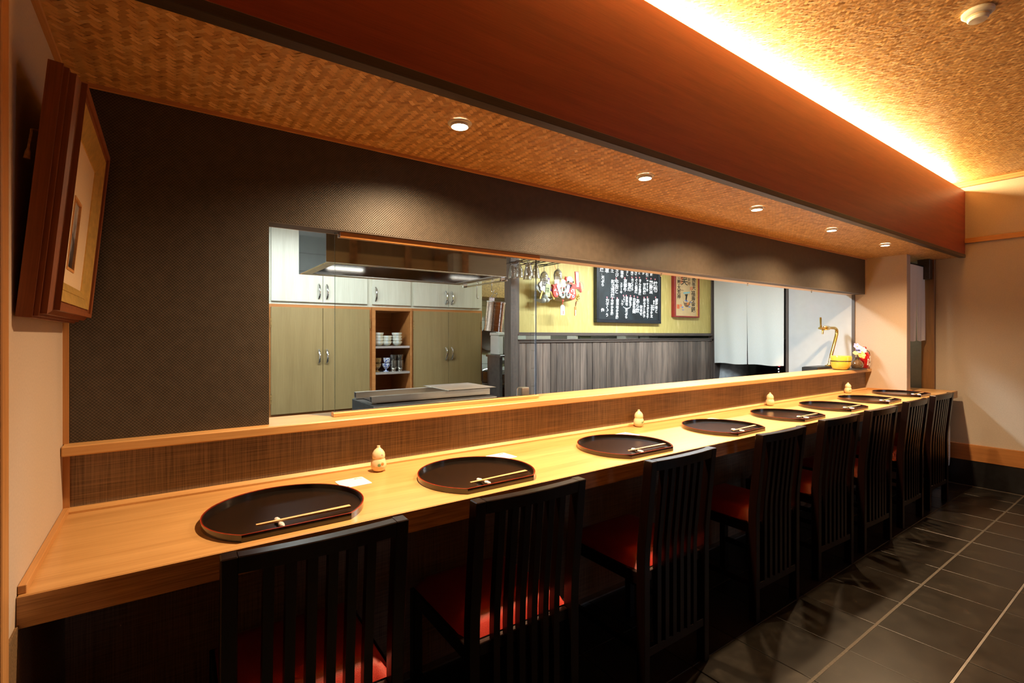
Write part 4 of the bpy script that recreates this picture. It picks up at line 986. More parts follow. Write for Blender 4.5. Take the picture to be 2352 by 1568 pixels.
for k in range(3): MB().tube([(-0.01 + k * 0.04, -0.01, 0.40), (-0.012 + k * 0.04, -0.02, 0.22), (0.0 + k * 0.04, -0.02, 0.14)], [0.003, 0.004, 0.014], 8).build('hanging_tool', 'stainless', t, smooth=True)
t = thing('work_table', 'steel work table under the tiled wall', 'table')
B('table_top', 'stainless_dull', 2.58, 4.2, 3.85, 4.31, 0.80, 0.83, 0.002, parent=t)
for x in (2.62, 4.15):
    for y in (3.88, 4.27): MB().tube([(x, y, 0), (x, y, 0.80)], 0.016, 10).build('leg', 'stainless', t, smooth=True)
B('back_upstand', 'stainless_dull', 2.58, 4.2, 4.295, 4.31, 0.83, 0.93, 0.001, parent=t)
for k, (x, y, r, h, lb) in enumerate(((2.86, 4.10, 0.095, 0.11, 'dark steel pot with a wire handle on the table in the tiled recess'), (2.985, 4.0, 0.06, 0.075, 'smaller dark steel pot beside the larger pot'))):
    t = thing('cooking_pot', lb, 'pot', (x, y, 0.8302), 0, 'pots in the tiled recess')
    MB().lathe([(r * .9, 0), (r, 0.01), (r, h), (r * 1.04, h + .004), (r * .96, h + .002), (r * .95, 0.012), (0.0005, 0.008)], 28).build('pot_body', 'pewter', t, smooth=True)
    MB().tube([(r * math.cos(a), 0.02 * math.sin(a), h + 0.025 * math.sin(a)) for a in [math.pi * q / 12 for q in range(13)]], 0.003, 6).build('pot_handle', 'chrome', t, smooth=True)
t = thing('hanging_cupboard', 'dark wooden cupboard high on the tiled wall in the recess', 'cupboard')
B('cupboard_body', 'china_brown', 2.6, 4.2, 4.05, KB - 0.01, 1.66, KZ - 0.001, 0.002, parent=t)
for k in range(4): B('cupboard_door', 'china_brown', 2.605 + k * 0.4, 2.995 + k * 0.4, 4.032, 4.0495, 1.665, KZ - 0.006, 0.002, parent=t)
# things glimpsed through the slit in the partition
for k, (x, w_, mt, h) in enumerate(((2.68, 0.05, 'white_enamel', .2), (2.80, 0.14, 'white_enamel', .2), (3.16, 0.20, 'white_enamel', .21), (3.60, 0.03, 'china_white', .2), (3.72, 0.15, 'olive_panel', .19), (4.42, 0.20, 'stainless', .2), (4.78, 0.16, 'stainless_dull', .19))):
    o = thing('storage_box', ('narrow white', 'white lidded', 'wide white', 'thin white', 'olive', 'shiny steel', 'dull steel')[k] + ' storage box glimpsed through the slit in the partition', 'box', (x, 3.72, 0), 0, 'boxes behind the partition')
    B('box_body', mt, -w_ / 2, w_ / 2, -0.07, 0.07, 1.12, 1.12 + h * .86, 0.006, parent=o); B('box_lid', mt, -w_ / 2 - .004, w_ / 2 + .004, -0.074, 0.074, 1.12 + h * .86 + .001, 1.12 + h, 0.004, parent=o)
t = thing('back_shelf', 'steel shelf standing behind the partition', 'shelf')
B('shelf_board', 'stainless_dull', 2.64, 5.2, 3.60, 3.84, 1.10, 1.119, 0.002, parent=t)
for x in (2.66, 5.18): B('shelf_leg', 'stainless_dull', x - .015, x + .015, 3.62, 3.82, 0.0, 1.10, parent=t)

# ================================================================ kitchen lamps
def kitchen_lamp(x, y, ln, rz, lb, pw):
    t = thing('fluorescent_fixture', lb, 'lamp', (x, y, KZ - 0.001), R(rz), 'kitchen ceiling lamps')
    B('housing', 'white_enamel', -ln / 2, ln / 2, -0.09, 0.09, -0.035, 0.0, 0.004, parent=t)
    for s in (-1, 1): MB().tube([(-ln / 2 + 0.02, s * 0.045, -0.05), (ln / 2 - 0.02, s * 0.045, -0.05)], 0.014, 10).build('tube', 'tube_light', t, smooth=True)
    area('fluorescent_light', (0, 0, -0.072), (0, 0, 0), ln, 0.14, P_KITCH * pw, (0.85, 0.97, 1.0), t)
kitchen_lamp(3.6, 2.40, 1.2, 0, 'twin tube kitchen lamp in front of the menu board', 2.1)
kitchen_lamp(0.95, 2.98, 1.3, 0, 'twin tube kitchen lamp behind the hood', 0.98)
kitchen_lamp(3.5, 3.44, 1.2, 0, 'twin tube lamp behind the partition', 0.45)

# ================================================================ gilt wall: menu board
MENU = [(3.528, 1.917, 1.876, '焼'), (3.533, 1.869, 1.856, '、'), (3.542, 1.846, 1.744, '天ぷら'), (3.596, 1.918, 1.87, '草'), (3.666, 1.918, 1.881, '土'), (3.731, 1.921, 1.844, 'さび'), (3.8, 1.911, 1.837, '塩辛'), (3.873, 1.918, 1.864, 'さし'), (3.942, 1.917, 1.873, 'き'), (3.996, 1.919, 1.879, 'さ'), (4.048, 1.916, 1.892, 'に'), (4.107, 1.921, 1.893, 'が'), (4.163, 1.915, 1.878, '引'), (4.23, 1.92, 1.889, '鯛'), (4.295, 1.838, 1.724, '焼筍'), (4.227, 1.844, 1.708, '鯵麹漬'), (4.17, 1.847, 1.73, '平すゞき'), (4.126, 1.811, 1.699, '柑柚庵'), (4.06, 1.848, 1.688, 'きんき塩焼'), (4.005, 1.849, 1.701, 'ぐじ塩焼'), (3.948, 1.849, 1.727, 'のどぐろ'), (3.906, 1.801, 1.717, '塩焼'), (3.847, 1.834, 1.71, '京都牛'), (3.791, 1.798, 1.691, 'ステ丨キ'), (3.728, 1.822, 1.684, '牛舌と'), (3.677, 1.815, 1.642, '新玉葱焼'), (4.311, 1.666, 1.517, '桜海老と'), (4.269, 1.647, 1.542, '春キャベツ'), (4.237, 1.599, 1.469, '玉子仕立'), (4.179, 1.664, 1.46, '新じゃがそら千'), (4.126, 1.658, 1.467, '鯛の子と梅子'), (4.076, 1.59, 1.487, '炊合せ'), (4.026, 1.651, 1.51, 'あら炊'), (3.975, 1.659, 1.505, '白魚生姜'), (3.921, 1.663, 1.57, '鱚新子'), (3.867, 1.667, 1.578, '車海老'), (3.829, 1.667, 1.605, 'フキノ'), (3.803, 1.632, 1.576, 'トウ'), (3.861, 1.546, 1.453, '天ぷら'), (3.737, 1.637, 1.447, '桜海老かき揚'), (3.666, 1.632, 1.481, '金時かき揚'), (3.602, 1.635, 1.464, '穴子くずう'), (3.539, 1.543, 1.507, '他')]
DOTS = [(4.287, 1.863), (4.223, 1.865), (4.154, 1.863), (4.051, 1.864), (3.999, 1.862), (3.939, 1.859), (3.839, 1.846), (3.718, 1.835), (4.295, 1.681), (4.168, 1.677), (4.118, 1.67), (4.022, 1.67), (3.972, 1.677), (3.919, 1.678), (3.859, 1.678), (3.819, 1.676), (3.733, 1.648), (3.665, 1.644), (3.595, 1.649)]
ARC = [(3.814, 1.57), (3.838, 1.557), (3.867, 1.552), (3.897, 1.559), (3.918, 1.569)]
t = thing('menu_board', 'black menu board with white handwritten Japanese dishes on the gilt wall', 'menu board')
bx0, bx1, bz0, bz1, yb = 3.455, 4.375, 1.414, 2.06, YG - 0.034
B('board', 'board_black', bx0 + .01, bx1 - .01, yb, YG - 0.002, bz0 + .01, bz1 - .01, parent=t)
for a in ((bx0, bx1, bz0, bz0 + .032), (bx0, bx1, bz1 - .032, bz1), (bx0, bx0 + .032, bz0 + .032, bz1 - .032), (bx1 - .032, bx1, bz0 + .032, bz1 - .032)):
    B('board_frame', 'board_frame', a[0], a[1], yb - 0.008, YG - 0.001, a[2], a[3], 0.002, parent=t)
for x, z1, z0, s in MENU:
    n = len(s); pitch = (z1 - z0) / n; size = min(pitch * 1.02, 0.062)
    text_mesh('lettering', '\n'.join(s), 'chalk', t, size, (x, yb - 0.0008, z1 + size * 0.04), (R(90), R(2.5), 0), bold=0.0009, spacing=pitch / size, depth=0.0003, sx=1.2)
for x, z in DOTS: MB().lathe([(0.0075, 0), (0.0075, 0.0012)], 12).build('dot', 'pink_chalk', t, loc=(x, yb - 0.0002, z), rot=(R(90), 0, 0))
MB().tube([(x, yb - 0.0008, z) for x, z in ARC], [0.002, 0.004, 0.0048, 0.004, 0.002], 6).build('brush_arc', 'chalk', t, smooth=True)
# framed votive print
t = thing('votive_print', 'old shrine print with brushwork and a boat in a red frame', 'picture')
px0, px1, pz0, pz1, yp = 4.592, 5.028, 1.488, 2.02, YG - 0.045
B('print_paper', 'old_paper', px0 + .02, px1 - .02, yp + 0.016, YG - 0.003, pz0 + .01, pz1 - .01, parent=t)
B('frame_bar', 'red_frame', px0, px0 + .024, yp, YG - 0.001, pz0, pz1, 0.002, parent=t); B('frame_bar', 'red_frame', px1 - .024, px1, yp, YG - 0.001, pz0, pz1, 0.002, parent=t)
B('frame_bar', 'red_frame', px0 + .024, px1 - .024, yp, YG - 0.001, pz0, pz0 + .014, 0.002, parent=t); B('frame_bar', 'red_frame', px0 + .024, px1 - .024, yp, YG - 0.001, pz1 - .014, pz1, 0.002, parent=t)
B('gilt_fillet', 'gilt', px1 - .031, px1 - .024, yp + 0.004, YG - 0.002, pz0 + .014, pz1 - .014, parent=t)
yq = yp + 0.0152
for x, z1, z0, s, mt in ((4.683, 1.925, 1.68, '三寳大荒神', 'ink'), (4.776, 1.93, 1.83, '笑', 'ink'), (4.858, 1.92, 1.833, '金神', 'ink_brown'), (4.945, 1.95, 1.79, '鳳凰天', 'ink'), (4.935, 1.78, 1.545, '福寿金銭', 'ink'), (4.735, 1.80, 1.75, '一', 'ink_brown'), (4.73, 1.92, 1.84, '弁天', 'seal_red'), (4.90, 1.82, 1.78, '印', 'seal_red')):
    n = len(s); pitch = (z1 - z0) / n; size = min(pitch * 1.1, 0.11)
    text_mesh('brushwork', '\n'.join(s), mt, t, size, (x, yq, z1), (R(90), 0, 0), bold=0.0008, spacing=pitch / size, depth=0.0003, sx=1.15)
B('seal', 'seal_red', 4.648, 4.694, yq - .0004, yq + .001, 1.578, 1.622, parent=t); B('seal', 'seal_red', 4.708, 4.728, yq - .0004, yq + .001, 1.60, 1.626, parent=t)
MB().prism([(4.755, 1.665), (4.775, 1.62), (4.80, 1.60), (4.84, 1.60), (4.875, 1.63), (4.89, 1.675), (4.86, 1.65), (4.78, 1.645)], 'y', yq - .0004, yq + .001).build('boat_hull', 'ink_brown', t)
MB().prism([(4.815, 1.625), (4.85, 1.625), (4.865, 1.645), (4.83, 1.65)], 'y', yq - .0006, yq + .001).build('boat_cargo', 'leaf_orange', t)
MB().prism([(4.758, 1.755), (4.876, 1.768), (4.872, 1.752), (4.765, 1.738)], 'y', yq - .0004, yq + .001).build('boat_sail', 'teal_ink', t)
MB().prism([(4.785, 1.735), (4.84, 1.74), (4.828, 1.715), (4.815, 1.66), (4.795, 1.66), (4.80, 1.715)], 'y', yq - .0004, yq + .001).build('boat_mast', 'ink', t)
for x, z, a, b_ in ((4.745, 1.596, .016, .008), (4.868, 1.603, .022, .006), (4.755, 1.568, .02, .004), (4.795, 1.668, .01, .009), (4.825, 1.664, .01, .009), (4.895, 1.655, .012, .006)):
    MB().prism([(x + a * math.cos(q * .785), z + b_ * math.sin(q * .785)) for q in range(8)], 'y', yq - .0008, yq + .001).build('wave', 'blue_ink', t)

# ================================================================ lucky charm on the gilt wall
t = thing('lucky_charm', 'lucky charm basket crowded with red fish, tags and coins on the gilt wall', 'ornament')
yo = YG - 0.075
def card(name, mat, poly, y0, th=0.006, par=None): return MB().prism(poly, 'y', y0, y0 + th).build(name, mat, par or t)
def rot_rect(cx, cz, w_, h_, a): 
    a = R(a); return [(cx + x * math.cos(a) - z * math.sin(a), cz + x * math.sin(a) + z * math.cos(a)) for x, z in ((-w_ / 2, -h_ / 2), (w_ / 2, -h_ / 2), (w_ / 2, h_ / 2), (-w_ / 2, h_ / 2))]
# winnowing baskets
m = MB(); m.grid(lambda u, v: (2.875 + u * 0.26, yo - 0.035 + v * 0.075, 1.612 + 0.012 * (2 * u - 1) ** 2 - 0.030 * math.sin(math.pi * v) * (1 - .3 * (2 * u - 1) ** 2)), 14, 8); o = m.build('basket', 'straw', t, smooth=True)
MB().tube([(2.875 + u * 0.0260, yo - 0.036, 1.612 + 0.012 * (u / 5 - 1) ** 2) for u in range(11)], 0.005, 6).build('basket_rim', 'straw', t, smooth=True)
m = MB(); m.grid(lambda u, v: (2.715 + u * 0.17, yo - 0.04 + v * 0.075, 1.590 + 0.05 * (u - .35) ** 2 - 0.030 * math.sin(math.pi * v) * math.sin(math.pi * (u * .8 + .1))), 12, 8); m.build('basket', 'charm_grey', t, smooth=True)
B('backing_branch', 'straw', 2.76, 3.16, YG - 0.03, YG - 0.004, 1.62, 1.66, 0.004, parent=t)
MB().tube([(2.967, YG - .02, 1.905), (3.0, YG - .03, 1.80), (3.02, YG - .03, 1.66)], 0.002, 5).build('hanging_string', 'leaf_orange', t)
# scalloped coin medal
P = [(2.793 + (0.056 + 0.005 * math.cos(8 * a)) * math.cos(a), 1.712 + (0.060 + 0.005 * math.cos(8 * a)) * math.sin(a)) for a in [2 * math.pi * k / 48 for k in range(48)]]
o = card('coin_medal', 'paper_white', P, yo - 0.032, 0.008)
text_mesh('medal_mark', '両', 'ink', t, 0.065, (2.793, yo - 0.0325, 1.748), (R(90), R(8), 0), bold=0.0006)
card('charm_leaf', 'charm_grey', [(2.70, 1.69), (2.745, 1.735), (2.78, 1.67), (2.765, 1.635)], yo - 0.02); card('charm_leaf', 'charm_grey', [(2.80, 1.66), (2.845, 1.69), (2.86, 1.655), (2.825, 1.635)], yo - 0.024)
o = card('paper_tag', 'charm_green', rot_rect(2.822, 1.668, 0.05, 0.105, -6), yo - 0.036, 0.004); text_mesh('tag_mark', '千客\n万来', 'ink', t, 0.020, (2.815, yo - 0.0365, 1.688), (R(90), R(6), 0), bold=0.0003)
card('paper_tag', 'gilt', rot_rect(2.868, 1.628, 0.012, 0.075, 32), yo - 0.04); card('paper_tag', 'gilt', rot_rect(2.755, 1.625, 0.012, 0.075, -20), yo - 0.03)
# straw bales
for x, z in ((2.784, 1.583), (2.822, 1.588), (2.802, 1.615)): MB().ball((x, yo - 0.02, z), 0.022, 12, 8, (1, 1.3, 1)).build('straw_bale', 'charm_grey', t, smooth=True)
# sea bream
def bream(cx, cz, s, a, lab):
    a = R(a); P = [(-.062, .052), (-.020, .030), (.012, .034), (.040, .012), (.046, -.006), (.030, -.030), (.0, -.034), (-.026, -.020), (-.052, .002), (-.075, -.004), (-.060, .022)]
    P = [(cx + s * (x * math.cos(a) - z * math.sin(a)), cz + s * (x * math.sin(a) + z * math.cos(a))) for x, z in P]
    b_ = card('red_fish', 'charm_red', P, yo - 0.050, 0.022)
    ex, ez = cx + s * (.022 * math.cos(a) - .002 * math.sin(a)), cz + s * (.022 * math.sin(a) + .002 * math.cos(a))
    MB().lathe([(0.011 * s, 0), (0.010 * s, 0.003), (0.0005, 0.004)], 14).build('fish_eye', 'paper_white', b_, loc=(ex, yo - 0.050, ez), rot=(R(90), 0, 0))
    MB().lathe([(0.0055 * s, 0), (0.005 * s, 0.0015), (0.0003, 0.002)], 12).build('fish_pupil', 'charm_purple', b_, loc=(ex, yo - 0.054, ez), rot=(R(90), 0, 0))
    for k in range(10):
        u, v_ = rnd.uniform(-.03, .012), rnd.uniform(-.012, .018); MB().lathe([(0.0052 * s, 0), (0.004 * s, 0.001)], 8).build('fish_scale', 'petal_white', b_, loc=(cx + s * (u * math.cos(a) - v_ * math.sin(a)), yo - 0.0502, cz + s * (u * math.sin(a) + v_ * math.cos(a))), rot=(R(90), 0, 0))
bream(2.895, 1.655, 0.95, -62, 'l'); bream(3.082, 1.655, 1.25, -82, 'r')
card('charm_ribbon', 'charm_purple', [(2.842, 1.650), (2.858, 1.70), (2.868, 1.655), (2.862, 1.64)], yo - 0.03); card('charm_ribbon', 'charm_purple', rot_rect(2.838, 1.758, 0.012, 0.03, 5), yo - 0.03)
card('paper_tag', 'petal_white', rot_rect(2.930, 1.672, 0.030, 0.095, 22), yo - 0.056, 0.004); card('paper_tag', 'lilac', rot_rect(3.030, 1.685, 0.032, 0.085, -14), yo - 0.05, 0.004)
text_mesh('tag_mark', '大入', 'seal_red', t, 0.02, (2.935, yo - 0.0565, 1.70), (R(90), R(-22), 0)); card('paper_tag', 'paper_white', rot_rect(2.925, 1.745, 0.055, 0.09, 4), yo - 0.03, 0.004)
card('paper_tag', 'paper_white', rot_rect(2.985, 1.730, 0.055, 0.08, -12), yo - 0.034, 0.004); card('paper_stripe', 'petal_yellow', rot_rect(2.972, 1.735, 0.006, 0.07, 12), yo - 0.035, 0.001)
MB().ball((3.012, yo - 0.02, 1.715), 0.026, 14, 8, (1, .6, 1)).build('white_bead', 'paper_white', t, smooth=True)
for x, z in ((2.967, 1.634), (3.030, 1.636), (2.978, 1.677)):
    MB().tube([(x + .019 * math.cos(a), yo - 0.048, z + .021 * math.sin(a)) for a in [2 * math.pi * k / 14 for k in range(14)]], 0.011, 8, closed=True).build('straw_coil', 'charm_grey', t, smooth=True)
    MB().ball((x - .002, yo - 0.062, z + .018), 0.006, 8, 6).build('red_knot', 'charm_red', t, smooth=True)
# plain festival mask
mk = MB().ball((3.064, yo - 0.028, 1.762), 0.042, 18, 12, (1.0, .55, 0.95)).build('festival_mask', 'paper_white', t, smooth=True)
MB().ball((3.064, yo - 0.034, 1.745), 0.032, 14, 8, (1.1, .62, .62)).build('mask_cheeks', 'skin_paint', mk, smooth=True)
for s in (-1, 1): MB().ball((3.064 + s * .026, yo - 0.05, 1.752), 0.008, 10, 6, (1, .5, 1)).build('mask_eye', 'ink', mk, smooth=True)
MB().ball((3.064, yo - 0.054, 1.742), 0.009, 10, 6, (1.6, .5, .6)).build('mask_mouth', 'charm_red', mk, smooth=True); MB().ball((3.022, yo - 0.03, 1.775), 0.018, 10, 8, (.6, .6, 1.2)).build('mask_cap', 'charm_red', mk, smooth=True)
card('mask_beard', 'ink', [(3.045, 1.722), (3.085, 1.722), (3.065, 1.706)], yo - 0.05, 0.01)
o = card('fortune_stick', 'charm_red', rot_rect(3.143, 1.772, 0.040, 0.150, 4), yo - 0.045, 0.010); card('stick_face', 'petal_white', rot_rect(3.143, 1.776, 0.026, 0.125, 4), yo - 0.0462, 0.0012, o)
card('red_slat', 'charm_red', rot_rect(3.183, 1.712, 0.018, 0.09, 14), yo - 0.04, 0.006)
MB().tube([(3.197 + .042 * math.cos(a), yo - 0.02, 1.722 + .048 * math.sin(a)) for a in [2 * math.pi * k / 20 for k in range(20)]], 0.003, 6, closed=True).build('charm_ring', 'charm_green', t, smooth=True)
MB().prism([(3.197 + .040 * math.cos(a), 1.722 + .046 * math.sin(a)) for a in [2 * math.pi * k / 20 for k in range(20)]], 'y', yo - .019, yo - .016).build('ring_disc', 'straw', t)
# hanging ema tag and bell cluster
MB().tube([(2.978, yo - 0.04, 1.60), (2.979, yo - 0.04, 1.575), (2.978, yo - 0.04, 1.55)], 0.003, 6).build('red_cord', 'charm_red', t); MB().ball((2.982, yo - .042, 1.588), 0.009, 8, 6, (1.4, .6, .8)).build('red_bow', 'charm_red', t, smooth=True)
card('wish_tag', 'paper_white', [(2.955, 1.466), (3.001, 1.466), (3.001, 1.540), (2.978, 1.556), (2.955, 1.540)], yo - 0.042, 0.005); card('tag_mark', 'seal_red', rot_rect(2.983, 1.488, 0.007, 0.03, 0), yo - 0.0426, 0.001)
m = MB()
for k in range(26): m.ball((3.150 + rnd.gauss(0, .013), yo - 0.035 + rnd.gauss(0, .006), 1.617 + rnd.gauss(0, .014)), 0.0065, 8, 6)
m.build('bell_cluster', 'brass_gold', t, smooth=True)
MB().tube([(3.145, yo - .035, 1.60), (3.136, yo - .035, 1.575), (3.130, yo - .035, 1.545)], [0.003, 0.007, 0.003], 8).build('bell_cord', 'frame_wood', t, smooth=True); card('bell_strip', 'leaf_orange', rot_rect(3.128, 1.503, 0.020, 0.078, 0), yo - 0.037, 0.005); card('strip_mark', 'teal_ink', rot_rect(3.130, 1.490, 0.008, 0.05, 0), yo - 0.0376, 0.001)

# ================================================================ hanging glass rack
t = thing('glass_rack', 'black wire rack under the kitchen ceiling holding stemmed glasses', 'glass rack')
RX = (2.425, 2.475, 2.565, 2.615, 2.705, 2.755)
for x in RX: MB().tube([(x, 2.815, 1.872), (x, 2.825, 1.860), (x, 3.20, 1.860)], 0.0035, 6).build('rack_bar', 'dark_metal', t, smooth=True)
for y in (2.97, 3.12): MB().tube([(2.40, y, 1.867), (2.78, y, 1.867)], 0.003, 6).build('cross_bar', 'dark_metal', t, smooth=True)
for x in (2.52, 2.66): B('hanger', 'dark_metal', x - .005, x + .005, 2.965, 2.977, 1.868, KZ - .002, parent=t)
wine = [(0.030, 0.0), (0.028, -0.003), (0.004, -0.006), (0.0035, -0.055), (0.012, -0.068), (0.028, -0.086), (0.034, -0.115), (0.031, -0.155), (0.030, -0.155), (0.0325, -0.115), (0.027, -0.088), (0.010, -0.071), (0.0005, -0.067)]
cone = [(0.030, 0.0), (0.028, -0.003), (0.006, -0.006), (0.0055, -0.022), (0.014, -0.030), (0.026, -0.080), (0.034, -0.145), (0.0325, -0.145), (0.0245, -0.080), (0.012, -0.034), (0.0005, -0.031)]
gl = [(2.45, 3.15, cone, 'leftmost fluted glass'), (2.45, 3.06, cone, 'second fluted glass'), (2.45, 2.94, cone, 'third fluted glass'), (2.59, 3.14, cone, 'fluted glass in the middle row, at the back'), (2.59, 3.03, cone, 'fluted glass in the middle row, in front'), (2.73, 3.10, wine, 'stemmed wine glass, second from the right'), (2.73, 2.93, wine, 'rightmost stemmed wine glass')]
for x, y, pr_, lb in gl:
    o = MB().lathe([(r_, z_ * .88) for r_, z_ in pr_], 24).build('hanging_glass', 'wine_glass', smooth=True, loc=(x, y, 1.8565 + .0105)); tag(o, lb + ' hanging upside down in the rack', 'glass', 'glasses in the hanging rack')

# ================================================================ curtains
def curtain(name, lab, mat, o, ax, w_, ztop, zbot, slit, seed, thick=0.003, wave=1.0):
    t = thing(name, lab, 'curtain'); rg = random.Random(seed)
    ph = [rg.uniform(0, 6) for _ in range(4)]
    ux, uy = ax
    for k in range(2):
        a, b_ = (0.0, 0.5) if k == 0 else (0.5, 1.0)
        def fn(u, v, off):
            g = (0.0 + slit * v * v) * (1 if k == 0 else -1); s = a + (b_ - a) * u
            ss = s * w_ - g * (u if k == 0 else (1 - u)) * 0.5
            d = (0.012 * math.sin(s * 9 + ph[0]) + 0.006 * math.sin(s * 23 + ph[1] + v * 2)) * (0.15 + v) * wave + off
            return (o[0] + ux * ss - uy * d, o[1] + uy * ss + ux * d, ztop + (zbot - ztop) * v + 0.004 * math.sin(s * 14 + ph[2]) * v)
        m = MB(); n, q = 26, 24
        m.grid(lambda u, v: fn(u, v, 0), n, q); c = len(m.v); m.grid(lambda u, v: fn(u, v, thick), n, q)
        def bd(i, j): return j * (n + 1) + i
        loop = [bd(i, 0) for i in range(n)] + [bd(n, j) for j in range(q)] + [bd(i, q) for i in range(n, 0, -1)] + [bd(0, j) for j in range(q, 0, -1)]
        m.f += [(loop[i], loop[(i + 1) % len(loop)], loop[(i + 1) % len(loop)] + c, loop[i] + c) for i in range(len(loop))]
        m.build('curtain_panel', mat, t, smooth=True, ang=60)
    return t
c = curtain('split_curtain', 'white split curtain hanging in the kitchen doorway', 'noren_white', (XE - 0.03, 2.46, 0), (0, 1), 0.772, 1.93, 0.985, 0.012, 3)
MB().tube([(XE - 0.03, 2.44, 1.932), (XE - 0.03, 3.25, 1.932)], 0.008, 8).build('curtain_rod', 'dark_metal', c, smooth=True)
c = curtain('split_curtain', 'grey-white split curtain hanging in the passage beside the end wall', 'noren_grey', (XE + 0.09, 1.486, 0), (1, 0), 0.43, 1.915, 1.245, 0.045, 8, wave=0.35)
MB().tube([(XE + 0.088, 1.489, 1.918), (XE + 0.545, 1.489, 1.918)], 0.008, 8).build('curtain_rod', 'dark_metal', c, smooth=True)

# ================================================================ things on the far end of the ledge
LZ = 1.0022
t = thing('slate_mat', 'flat dark stone mat under the yellow pot and vase on the ledge', 'mat', (5.03, 1.80, LZ))
MB().prism([(-0.13, -0.075), (0.03, -0.095), (0.20, -0.088), (0.215, -0.03), (0.205, 0.06), (0.05, 0.085), (-0.10, 0.07)], 'z', 0, 0.004).build('mat_slab', 'slate', t)
t = thing('yellow_pot', 'yellow glazed lidded pot on the far end of the ledge', 'pot', (4.925, 1.805, LZ + 0.0045))
MB().lathe([(0.054, 0.0), (0.060, 0.004), (0.068, 0.020), (0.0735, 0.042), (0.0745, 0.064), (0.072, 0.066), (0.0005, 0.065)], 36).build('pot_body', 'yellow_glaze', t, smooth=True)
MB().lathe([(0.074, 0.0715), (0.078, 0.074), (0.079, 0.105), (0.076, 0.112), (0.068, 0.1155), (0.0005, 0.1165)], 36).build('pot_lid', 'yellow_glaze', t, smooth=True)
MB().lathe([(0.0715, 0.0665), (0.0755, 0.0675), (0.0755, 0.0705), (0.0715, 0.0712)], 36, closed=True).build('cling_film', 'pane_edge', t, smooth=True)
MB().tube([(-0.074, 0.0, 0.069), (-0.090, -0.004, 0.072), (-0.102, -0.002, 0.076)], [0.004, 0.002, 0.001], 6).build('film_end', 'pane_edge', t, smooth=True)
t = thing('drip_tray', 'black drip tray behind the yellow pot under the brass tap', 'drip tray', (4.92, 1.955, 0.0))
B('tray_body', 'black_plastic', -0.14, 0.19, -0.028, 0.10, 0.9, 1.018, 0.003, parent=t); B('tray_grille', 'dark_metal', -0.13, 0.18, -0.02, 0.09, 1.0185, 1.021, parent=t)
t = thing('beer_tap', 'polished brass beer tap with a bent column at the ledge end', 'beer tap')
yt = 1.955
def bez(p0, p1, p2, n): return [tuple((1 - s) ** 2 * a + 2 * s * (1 - s) * b_ + s * s * c_ for a, b_, c_ in zip(p0, p1, p2)) for s in [k / n for k in range(n + 1)]]
colp = [(5.075, yt, 1.02), (5.115, yt, 1.12), (5.205, yt, 1.265)] + bez((5.215, yt, 1.285), (5.262, yt, 1.362), (5.155, yt, 1.362), 12) + [(5.02, yt, 1.360)]
MB().tube(colp, [0.0135] * 3 + [0.0135] * 13 + [0.0125], 16).build('tap_column', 'brass_gold', t, smooth=True)
MB().lathe([(0.035, 0), (0.035, 0.006), (0.018, 0.012), (0.014, 0.02)], 24, (5.075, yt, 1.021)).build('column_foot', 'brass_gold', t, smooth=True)
o = MB().tube([(5.06, yt, 1.360), (5.055, yt, 1.360), (5.05, yt, 1.360), (4.99, yt, 1.359), (4.985, yt, 1.359)], [0.013, 0.018, 0.020, 0.020, 0.013], 16).build('tap_collar', 'brass_gold', t, smooth=True)
MB().tube([(5.0, yt, 1.359), (4.955, yt, 1.357), (4.88, yt, 1.356)], [0.012, 0.0095, 0.0095], 14).build('tap_body', 'brass_gold', t, smooth=True)
MB().tube([(4.945, yt - .002, 1.354), (4.940, yt - .002, 1.325), (4.935, yt - .002, 1.305)], [0.008, 0.0085, 0.0075], 12).build('spout', 'brass_gold', t, smooth=True)
hd = MB().tube([(4.912, yt, 1.345), (4.911, yt, 1.375), (4.909, yt, 1.385)], [0.0075, 0.009, 0.006], 12).build('lever_joint', 'brass_gold', t, smooth=True)
MB().tube([(4.909, yt, 1.383), (4.905, yt, 1.44), (4.904, yt, 1.452)], [0.0065, 0.0085, 0.007], 12).build('lever_handle', 'brass_gold', t, smooth=True)
# bud vase with flowers
VX, VY_ = 5.148, 1.765
t = thing('bud_vase', 'round brown glass bud vase on the slate mat', 'vase', (VX, VY_, LZ + 0.0045))
MB().lathe([(0.030, 0.0), (0.040, 0.004), (0.047, 0.022), (0.047, 0.036), (0.038, 0.060), (0.022, 0.074), (0.016, 0.082), (0.017, 0.096), (0.0145, 0.096), (0.013, 0.080), (0.0005, 0.078)], 32).build('vase_body', 'brown_glass', t, smooth=True)
def blossom(name, lab, cx, cy, cz, pet, n, r, mat, ctr, tiltv):
    f = thing(name, lab, 'flower', (cx, cy, cz)); f.rotation_euler = tiltv
    for lay in range(pet):
        for k in range(n):
            a = 2 * math.pi * (k + lay * .5) / n; rr = r * (1 - .24 * lay); lift = .25 + .28 * lay
            def fn(u, v, a=a, rr=rr, lift=lift):
                wdt = math.sin(math.pi * min(1, .12 + .80 * v)) * .55 * rr * (2.4 / n * 2.2); q = (u - .5) * 2 * wdt; d = rr * v
                return (d * math.cos(a) - q * math.sin(a), d * math.sin(a) + q * math.cos(a), lift * d * (1.1 - .5 * v) - .25 * q * q / max(rr, .001))
            MB().grid(fn, 3, 4).build('petal', mat, f, smooth=True)
    MB().ball((0, 0, 0.003), r * .16, 8, 6).build('flower_centre', ctr, f, smooth=True)
    return f
TV = (R(62), 0, R(-32))
blossom('rose', 'pale yellow rose in the bud vase', VX + 0.005, VY_ - 0.030, LZ + 0.122, 3, 5, 0.036, 'petal_yellow', 'petal_yellow', TV)
